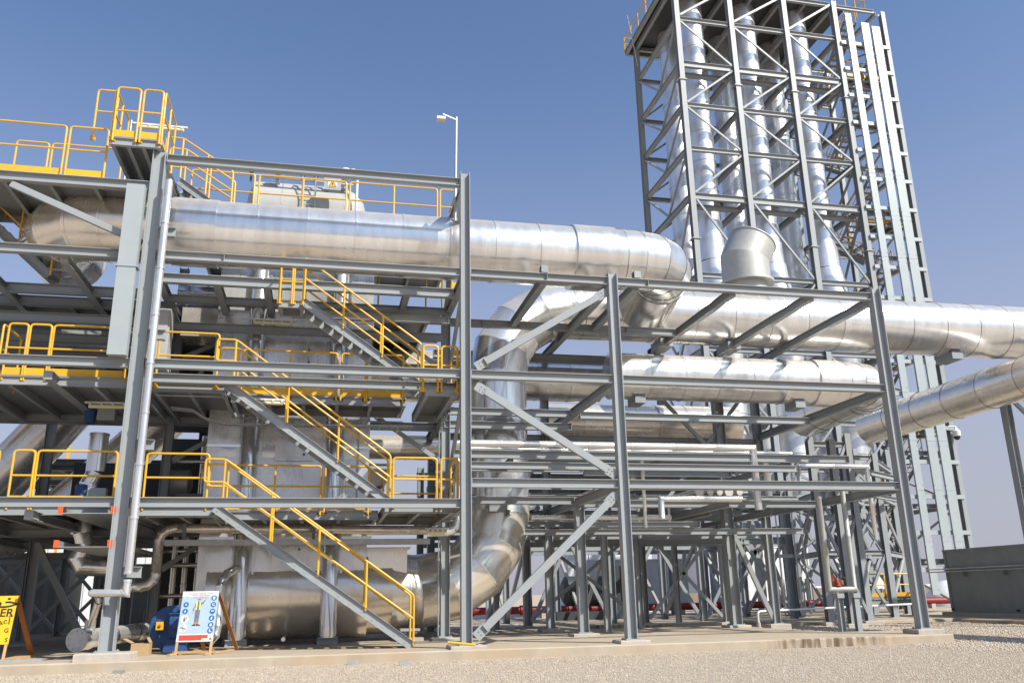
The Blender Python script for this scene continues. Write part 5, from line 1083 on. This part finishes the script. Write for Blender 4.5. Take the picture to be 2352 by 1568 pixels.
m.add(vs, [(3,2,1,0),(4,5,6,7),(0,1,5,4),(1,2,6,5),(2,3,7,6),(3,0,4,7)]); m.build('board', BOARDW, t)
def pp(pts, off, mm, nm='print_shape'): return poly(pts, O, ux, uz, off, mm, t, nm)
pp([(.0,.20),(W_,.20),(W_,H_-.13),(0,H_-.13)], .002, BOARD, 'blue_field')
pp([(.0,H_-.13),(W_,H_-.13),(W_,H_),(0,H_)], .002, mat('pale_print', (.68,.72,.75), .45), 'head_field')
pp([(.06,.035),(.62,.035),(.62,.165),(.06,.165)], .004, PRR, 'red_box'); pp([(.62,.085),(.76,.085),(.76,.165),(.62,.165)], .004, PRR, 'red_box')
for cy_, cx_ in ((1.07, .80), (.90, .80), (.73, .80), (.56, .80), (.39, .80), (.265-.02, .80)): pp(disc(cx_, cy_+.02, .073), .004, mat('cyan_print', (.2,.5,.62), .5) if cy_ > 1.05 else bpy.data.materials['cyan_print'], 'sign_rim'); pp(disc(cx_, cy_+.02, .066), .006, PRB, 'sign_disc')
for cx_, cy_ in ((.12, .93), (.12, .76)): pp(disc(cx_, cy_, .073), .004, bpy.data.materials['cyan_print'], 'sign_rim'); pp(disc(cx_, cy_, .066), .006, PRB, 'sign_disc')
for cx_, cy_ in ((.13, .56), (.12, .34)): pp(disc(cx_, cy_, .105, ry=.105), .005, BOARDW, 'picture_disc')
w_ = BOARDW
def ppd(pts, cx_, cy_, mm=w_, s=1., off=.008, nm='pictogram'): return pp([(cx_+x*s, cy_+y*s) for x, y in pts], off, mm, nm)
y6 = [1.09, .92, .75, .58, .41, .265]
ppd(disc(0, .005, .036, 12, 0, math.pi)+[(-.046,.005),(.046,.005)][::-1][:0], .80, y6[0]); ppd([(-.046,.0),(.046,.0),(.046,.008),(-.046,.008)], .80, y6[0]); ppd(disc(0, -.022, .026, 14), .80, y6[0])
ppd([(-.03,-.03),(-.012,-.03),(-.012,.03),(.03,.012),(.032,.03),(-.03,.04)], .80, y6[1]); ppd([(.0,-.035),(.035,-.035),(.035,-.0),(.0,-.0)], .80, y6[1])
ppd([(-.04,.016),(.04,.016),(.04,.03),(-.04,.03)], .80, y6[2]); ppd([(-.03,-.012),(-.004,-.012),(0,.006),(.004,-.012),(.03,-.012),(.03,.01),(-.03,.01)], .80, y6[2])
ppd([(-.03,-.035),(.012,-.04),(.026,.03),(-.005,.036),(-.02,.01)], .80, y6[3])
ppd([(-.008,.04),(.008,.04),(.016,.03),(.04,-.02),(.03,-.026),(.014,.0),(.02,-.045),(.006,-.045),(0,-.01),(-.006,-.045),(-.02,-.045),(-.014,.0),(-.03,-.026),(-.04,-.02),(-.016,.03)], .80, y6[4])
ppd([(-.025,.04),(.005,.04),(.005,.0),(.035,-.015),(.035,-.035),(-.025,-.035)], .80, y6[5])
ppd(disc(0, 0, .03, 14), .12, .93); ppd([(-.018,-.012),(.018,-.012),(.018,.01),(-.018,.01)], .12, .93, PRB, 1, .010); ppd(disc(0, .024, .012, 10), .12, .76); ppd([(-.008,.012),(.012,.014),(.03,.0),(.026,-.006),(.01,.0),(.012,-.014),(.022,-.04),(.012,-.042),(.0,-.016),(-.016,-.042),(-.026,-.038),(-.01,-.008),(-.012,.0),(-.03,-.008),(-.032,.0)], .12, .76)
# worker figure
ppd(disc(0, 0, .027, 16), .435, 1.035, PRS); ppd(disc(0, .018, .036, 12, 0, math.pi), .435, 1.035, PRO, 1, .010); ppd([(-.045,.016),(.045,.016),(.05,.026),(-.042,.026)], .435, 1.035, PRO, 1, .010)
ppd([(-.015,.0),(.015,.0),(.015,.05),(-.015,.05)], .435, .97, PRS)
ppd([(-.065,.0),(.065,.0),(.07,.16),(.05,.20),(-.05,.20),(-.075,.16)], .43, .79, PRG)
ppd([(-.062,.0),(-.03,.0),(-.02,.2),(-.055,.2)], .43, .79, PRY, 1, .010); ppd([(.028,.0),(.062,.0),(.055,.2),(.022,.2)], .43, .79, PRY, 1, .010)
ppd([(-.062,.02),(-.03,.02),(-.029,.035),(-.062,.035)], .43, .79, BOARDW, 1, .012); ppd([(.028,.02),(.062,.02),(.062,.035),(.028,.035)], .43, .79, BOARDW, 1, .012)
ppd([(-.075,.15),(-.06,.19),(-.12,.03),(-.125,-.02),(-.10,-.02),(-.095,.03)][::-1], .43, .79, PRG); ppd([(.06,.19),(.07,.13),(.125,.17),(.165,.25),(.145,.265),(.115,.20)], .43, .79, PRG)
ppd([(-.13,-.02),(-.10,-.02),(-.095,-.06),(-.11,-.10),(-.125,-.07)], .43, .79, PRS); ppd([(.145,.26),(.165,.25),(.19,.29),(.175,.35),(.16,.30)], .43, .79, PRS)
ppd([(-.062,.0),(.062,.0),(.05,-.36),(.008,-.36),(.0,-.1),(-.006,-.36),(-.05,-.36)], .43, .79, PRG); ppd([(-.055,-.36),(-.006,-.36),(-.006,-.31),(-.052,-.31)], .43, .79, PRO, 1, .010); ppd([(.008,-.36),(.055,-.36),(.052,-.31),(.008,-.31)], .43, .79, PRO, 1, .010)
ppd([(-.10,-.395),(-.005,-.395),(-.005,-.36),(-.055,-.36),(-.10,-.38)], .43, .79, PRK); ppd([(.01,-.395),(.11,-.395),(.11,-.38),(.06,-.36),(.01,-.36)], .43, .79, PRK)
ppd(disc(0, .05, .014, 10), .13, .56, PRO); ppd([(-.02,-.06),(.02,-.06),(.025,.03),(-.025,.03)], .13, .56, PRG); ppd([(.03,.0),(.05,.07),(.06,.07),(.04,-.01)], .13, .56, PRK)
for a in (0, .9, 1.9, 2.7): ppd([(math.cos(a)*.09-.003, math.sin(a)*.09-.003), (math.cos(a)*.09+.003, math.sin(a)*.09+.003), (-math.cos(a)*.09+.003, -math.sin(a)*.09+.003), (-math.cos(a)*.09-.003, -math.sin(a)*.09-.003)], .12, .34, PRK)
ppd(disc(0, 0, .014, 8), .12, .34, PRO)
ppd([(-.03,-.005),(.0,.02),(.005,.0),(.03,.0),(.0,-.012)], .84, .075, PRK); ppd([(-.04,-.03),(.04,-.03),(.04,-.022),(-.04,-.022)], .84, .075, PRG)
text('\uFE94\uFEF4\uFEBC\uFEA8\uFEB8\uFEDF\uFE8D \uFE94\uFEF3\uFE8E\uFEE4\uFEA4\uFEDF\uFE8D \uFE95\uFE8D\uFEAA\uFECC\uFEE3', B(.46, 1.215, .004), .062, PRR, t, ux, uz, bold=.0008)
text('Personal Protective Equipment', B(.46, 1.165, .004), .036, PRR, t, ux, uz, bold=.0006)
text('\uFEE5\uFE8E\uFEE3\uFE8E\uFEB3 \uFBFD\uFEC8\uFED3\uFE8E\uFEA3 \uFBFD\uFE97\uFE8D\uFEAB', B(.46, 1.112, .004), .05, PRR, t, ux, uz)
for x in (.03, W_-.03):
    MB().bar(B(x, H_, -.03), B(x, -.32, -.03), .06, .035, nn).build('front_leg', WOOD, t)
back = Vector((.34, 1.5, 0))
for x in (.03, W_-.03):
    a = B(x, H_-.02, -.07); q = a+Vector((.48, 1.05, 0)); q.z = ZS+.02; MB().bar(a, q, .035, .085, ux).build('rear_leg', WOODB, t)
    f = B(x, -.3, -.03); MB().bar((f.x-.12, f.y-.25, ZS+.03), (f.x+.45, f.y+1.2, ZS+.03), .07, .045).build('foot', WOOD, t)
f0, f1 = B(-.05, -.24, -.06), B(W_+.1, -.24, -.06); MB().bar(f0, f1, .035, .06).build('cross_bar', WOOD, t)
MB().bar(B(-.1, -.3, -.35), B(W_+.25, -.3, -.4), .05, .05).build('cross_bar', WOOD, t)
# yellow danger sign, half out of the picture
t = thing('danger_sign', 'yellow danger sign on an A frame cut off by the left edge', 'sign')
ux = Vector((1, .05, 0)).normalized(); uz = Vector((.12, .30, 1)).normalized(); uz = (uz-ux*uz.dot(ux)).normalized(); nn = ux.cross(uz)
O = Vector((-8.42, .62, .55)); W_, H_ = 1.2, 1.16
m = MB(); vs = [B(x, y, o_) for o_ in (-.012, 0) for x, y in ((0,0),(W_,0),(W_,H_),(0,H_))]; m.add(vs, [(3,2,1,0),(4,5,6,7),(0,1,5,4),(1,2,6,5),(2,3,7,6),(3,0,4,7)]); m.build('board', BOARDY, t)
text('\uFEAE\uFEC4\uFEA7', B(W_*.62, H_-.16, .003), .42, PRK, t, ux, uz, bold=.006, sx=1.5)
text('DANGER', B(W_-.03, H_-.42, .003), .27, PRK, t, ux, uz, bold=.006, align='RIGHT')
text('\uFEDD\uFE8E\uFEE4\uFECB\uFE83', B(W_-.06, H_-.62, .003), .22, PRK, t, ux, uz, bold=.003, align='RIGHT')
text('G', B(W_-.05, H_-.84, .003), .14, PRK, t, ux, uz, bold=.003, align='RIGHT'); text('S', B(W_-.03, H_-1.06, .003), .14, PRK, t, ux, uz, bold=.003, align='RIGHT')
for x in (.05, W_-.05):
    MB().bar(B(x, H_, -.03), B(x, -.36, -.03), .06, .04, nn).build('front_leg', WOOD, t)
    a = B(x, H_, -.04); q = a+Vector((.16, 1.25, 0)); q.z = ZS+.05; MB().bar(a, q, .035, .12, ux).build('rear_leg', WOODB, t)
    MB().box((a.x-.1, a.y-.55, ZS), (a.x+.22, a.y+1.5, ZS+.06)).build('foot', WOOD, t)
bpy.context.view_layer.update()
# put every empty at the base of its thing
for r in [o for o in C.objects if o.type == 'EMPTY' and o.parent is None]:
    lo = [1e9]*3; hi = [-1e9]*3
    for c in r.children:
        for b in c.bound_box:
            p = c.matrix_world @ Vector(b)
            for k in range(3): lo[k] = min(lo[k], p[k]); hi[k] = max(hi[k], p[k])
    if lo[0] > 1e8: continue
    L = Vector(((lo[0]+hi[0])/2, (lo[1]+hi[1])/2, lo[2])); r.location = L
    for c in r.children: c.location = c.location - L
